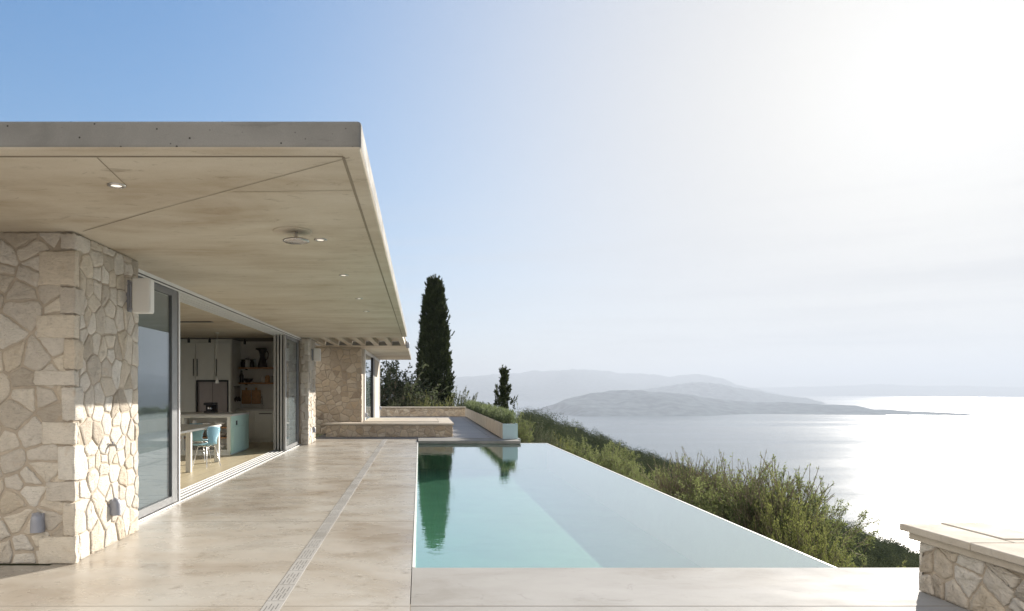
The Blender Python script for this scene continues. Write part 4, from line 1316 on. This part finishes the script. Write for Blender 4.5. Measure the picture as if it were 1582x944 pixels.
def landmass(name, pts, Yr, front, back, seed, wob=.16, shape=1.2, nx=160, ny=26):
    """ridge through photo points (px,py) at distance Yr(px), falling to the sea before and behind"""
    pxs = np.linspace(pts[0][0], pts[-1][0], nx)
    pys = np.interp(pxs, [p[0] for p in pts], [p[1] for p in pts])
    vs, fs = [], []
    for i, (px, py) in enumerate(zip(pxs, pys)):
        Yc_ = Yr(px) if callable(Yr) else Yr
        top = PZ(py, Yc_) - SEA
        for j_ in range(ny):
            t = -1 + 2 * j_ / (ny - 1)
            dep = .10 + .90 * min(1.0, max(top, 4) / 150)
            Y = Yc_ + (t * front if t < 0 else t * back) * dep
            X = PX(px, Yc_) + (Y - Yc_) * .25 + vnoise(i * .06, t * 2, seed) * front * .04
            prof = max(0.0, 1 - abs(t) ** shape)
            nz = vnoise(i * .09 + seed, t * 2.6, seed)
            z = top * prof * (1 + wob * nz * abs(t) * 2.6) + top * .025 * vnoise(i * .5, t, seed + 3) * (1 - abs(t))
            vs.append((X, Y, SEA - 2 + max(z, 0) if abs(t) < .999 else SEA - 4))
    for i in range(nx - 1):
        for j_ in range(ny - 1):
            a = i * ny + j_
            fs.append((a, a + ny, a + ny + 1, a + 1))
    mb = MB(); mb.add(vs, fs, 0, True)
    return tag(mb.build(name, M['hill'], None, local=True), kind='structure')

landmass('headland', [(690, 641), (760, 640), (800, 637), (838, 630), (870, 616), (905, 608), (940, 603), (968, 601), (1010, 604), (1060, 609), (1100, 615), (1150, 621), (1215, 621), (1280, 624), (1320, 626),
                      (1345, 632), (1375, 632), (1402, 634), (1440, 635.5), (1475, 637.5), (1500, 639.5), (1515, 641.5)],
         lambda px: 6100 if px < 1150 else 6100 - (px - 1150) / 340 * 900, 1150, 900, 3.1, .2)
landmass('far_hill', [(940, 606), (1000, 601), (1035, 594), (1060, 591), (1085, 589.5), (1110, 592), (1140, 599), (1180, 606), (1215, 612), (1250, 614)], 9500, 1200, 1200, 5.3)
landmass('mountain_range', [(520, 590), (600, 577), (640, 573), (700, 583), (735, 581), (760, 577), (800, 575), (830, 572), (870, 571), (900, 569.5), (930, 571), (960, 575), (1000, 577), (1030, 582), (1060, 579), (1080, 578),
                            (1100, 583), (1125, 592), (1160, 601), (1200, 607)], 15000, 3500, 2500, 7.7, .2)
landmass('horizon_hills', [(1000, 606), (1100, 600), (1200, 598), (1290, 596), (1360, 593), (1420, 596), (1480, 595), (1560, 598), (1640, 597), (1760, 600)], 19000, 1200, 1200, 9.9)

# ------------------------------------------------------------------ haze
HZ = 1.35e-4
def build_haze():
    m, nt, out = newmat('sea_haze')
    v = node(nt, 'ShaderNodeVolumePrincipled', {'Color': (0.41, 0.45, 0.515, 1), 'Density': HZ, 'Anisotropy': 0.2})
    nt.links.new(v.outputs[0], out.inputs['Volume'])
    mb = MB().box(-22500, 22500, -22500, 22500, -216.5, 520)
    o = mb.build('haze', m, None, local=True)
    tag(o, kind='stuff')
    o['label'] = 'pale sea haze over the bay'
    o['category'] = 'haze'
build_haze()

# ------------------------------------------------------------------ sky, sun, camera
SKY_STR, SKY_SAT, SKY_KNEE, SKY_W = 0.091, 1.34, 4.6, 2.56
EL = math.asin(SUN.z)
AZ = math.atan2(SUN.x, SUN.y)
world = bpy.data.worlds.new('World')
scene.world = world
world.use_nodes = True
nt = world.node_tree
nt.nodes.clear()
wo = nt.nodes.new('ShaderNodeOutputWorld')
tc_ = node(nt, 'ShaderNodeTexCoord').outputs['Generated']
sx = node(nt, 'ShaderNodeSeparateXYZ', {'Vector': tc_})
zc = math_n(nt, 'MAXIMUM', sx.outputs['Z'], 0.012)
vec = node(nt, 'ShaderNodeCombineXYZ', {'X': sx.outputs['X'], 'Y': sx.outputs['Y'], 'Z': zc}).outputs[0]
sky = node(nt, 'ShaderNodeTexSky', sky_type='NISHITA')
print('sky inputs', [(i.name, i.enabled) for i in sky.inputs])
if len(sky.inputs):
    nt.links.new(vec, sky.inputs[0])
sky.sun_disc = False
sky.sun_elevation = EL
sky.sun_rotation = AZ
sky.altitude = 200
sky.air_density = 1.0
sky.dust_density = 0.5
sky.ozone_density = 2.5
# faint streaks of thin cloud low over the horizon
cv = node(nt, 'ShaderNodeMapping', {'Vector': tc_, 'Scale': (1.2, 1.2, 22)}).outputs[0]
cn = noise(nt, cv, 2.2, 6, 0.6, 0.4)
band = math_n(nt, 'MULTIPLY', ramp(nt, sx.outputs['Z'], [(0.005, 0.0), (0.05, 1.0), (0.14, 0.5), (0.28, 0.0)]), ramp(nt, cn, [(0.45, 0.0), (0.72, 1.0)]))
skyc = sky.outputs[0]
# soft shoulder on the bright part of the sky
sr = node(nt, 'ShaderNodeSeparateColor', {'Color': skyc})
chs = [math_n(nt, 'DIVIDE', c_, math_n(nt, 'ADD', math_n(nt, 'DIVIDE', c_, SKY_KNEE), 1.0)) for c_ in sr.outputs[:3]]
cc_ = node(nt, 'ShaderNodeCombineColor', {0: chs[0], 1: chs[1], 2: chs[2]})
hs0 = node(nt, 'ShaderNodeHueSaturation', {'Color': cc_.outputs[0], 'Saturation': SKY_SAT})
hs = node(nt, 'ShaderNodeVectorMath', {0: hs0.outputs[0], 1: (0.84, 0.91, 1.06)}, operation='MULTIPLY')
# hazy aureole: the sky whitens towards the sun
dt = node(nt, 'ShaderNodeVectorMath', {0: tc_, 1: SUN[:]}, operation='DOT_PRODUCT').outputs['Value']
au = math_n(nt, 'POWER', math_n(nt, 'DIVIDE', math_n(nt, 'SUBTRACT', dt, 0.45, True), 0.54, True), 3.2)
au = math_n(nt, 'MINIMUM', au, 1.0)
core_ = math_n(nt, 'MULTIPLY', math_n(nt, 'POWER', math_n(nt, 'MAXIMUM', dt, 0.0), 45.0), 0.30)
white_ = node(nt, 'ShaderNodeVectorMath', {0: (SKY_W, SKY_W * .99, SKY_W * .97), 3: math_n(nt, 'ADD', core_, 1.0)}, operation='SCALE')
fin = mixc(nt, au, hs.outputs[0], white_.outputs[0])
fin = mixc(nt, math_n(nt, 'MULTIPLY', band, 0.7), fin, (2.15, 2.2, 2.3))
# invented bright cloud bank behind the camera, added as warm fill for shaded walls
cb = math_n(nt, 'MULTIPLY', math_n(nt, 'SUBTRACT', 0.15, dt, True), 1.6, True)
cbn = ramp(nt, noise(nt, node(nt, 'ShaderNodeMapping', {'Vector': tc_, 'Scale': (2, 2, 5)}).outputs[0], 1.8, 6, 0.6), [(0.3, 0.55), (0.65, 1.0)])
fin = mixc(nt, math_n(nt, 'MULTIPLY', cb, cbn), fin, (9.0, 8.1, 6.8))
bg = node(nt, 'ShaderNodeBackground', {'Color': fin, 'Strength': SKY_STR})
nt.links.new(bg.outputs[0], wo.inputs['Surface'])

sl = bpy.data.lights.new('sun', 'SUN')
sl.energy = 3.5
sl.angle = R(0.53)
sl.color = (1.0, 0.93, 0.83)
so = bpy.data.objects.new('sun', sl)
COL.objects.link(so)
so.rotation_euler = (-SUN).to_track_quat('-Z', 'Y').to_euler()
so.location = (30, 40, 30)

cam = bpy.data.cameras.new('camera')
cam.sensor_width = 36
cam.lens = 36 * F / 1582
cam.shift_x = (791 - VX) / 1582
cam.shift_y = (VY - 472) / 1582
cam.clip_start = 0.05
cam.clip_end = 80000
co = bpy.data.objects.new('camera', cam)
co.location = (0, 0, EYE)
co.rotation_euler = (R(90), 0, 0)
COL.objects.link(co)
scene.camera = co

vs = scene.view_settings
vs.view_transform = 'Standard'
vs.look = 'None'
vs.exposure = 1.82
vs.gamma = 1
vs.use_curve_mapping = False
scene.cycles.max_bounces = 8
scene.cycles.diffuse_bounces = 5
scene.cycles.transparent_max_bounces = 16
scene.cycles.volume_bounces = 1
scene.cycles.sample_clamp_indirect = 6
scene.cycles.use_denoising = True
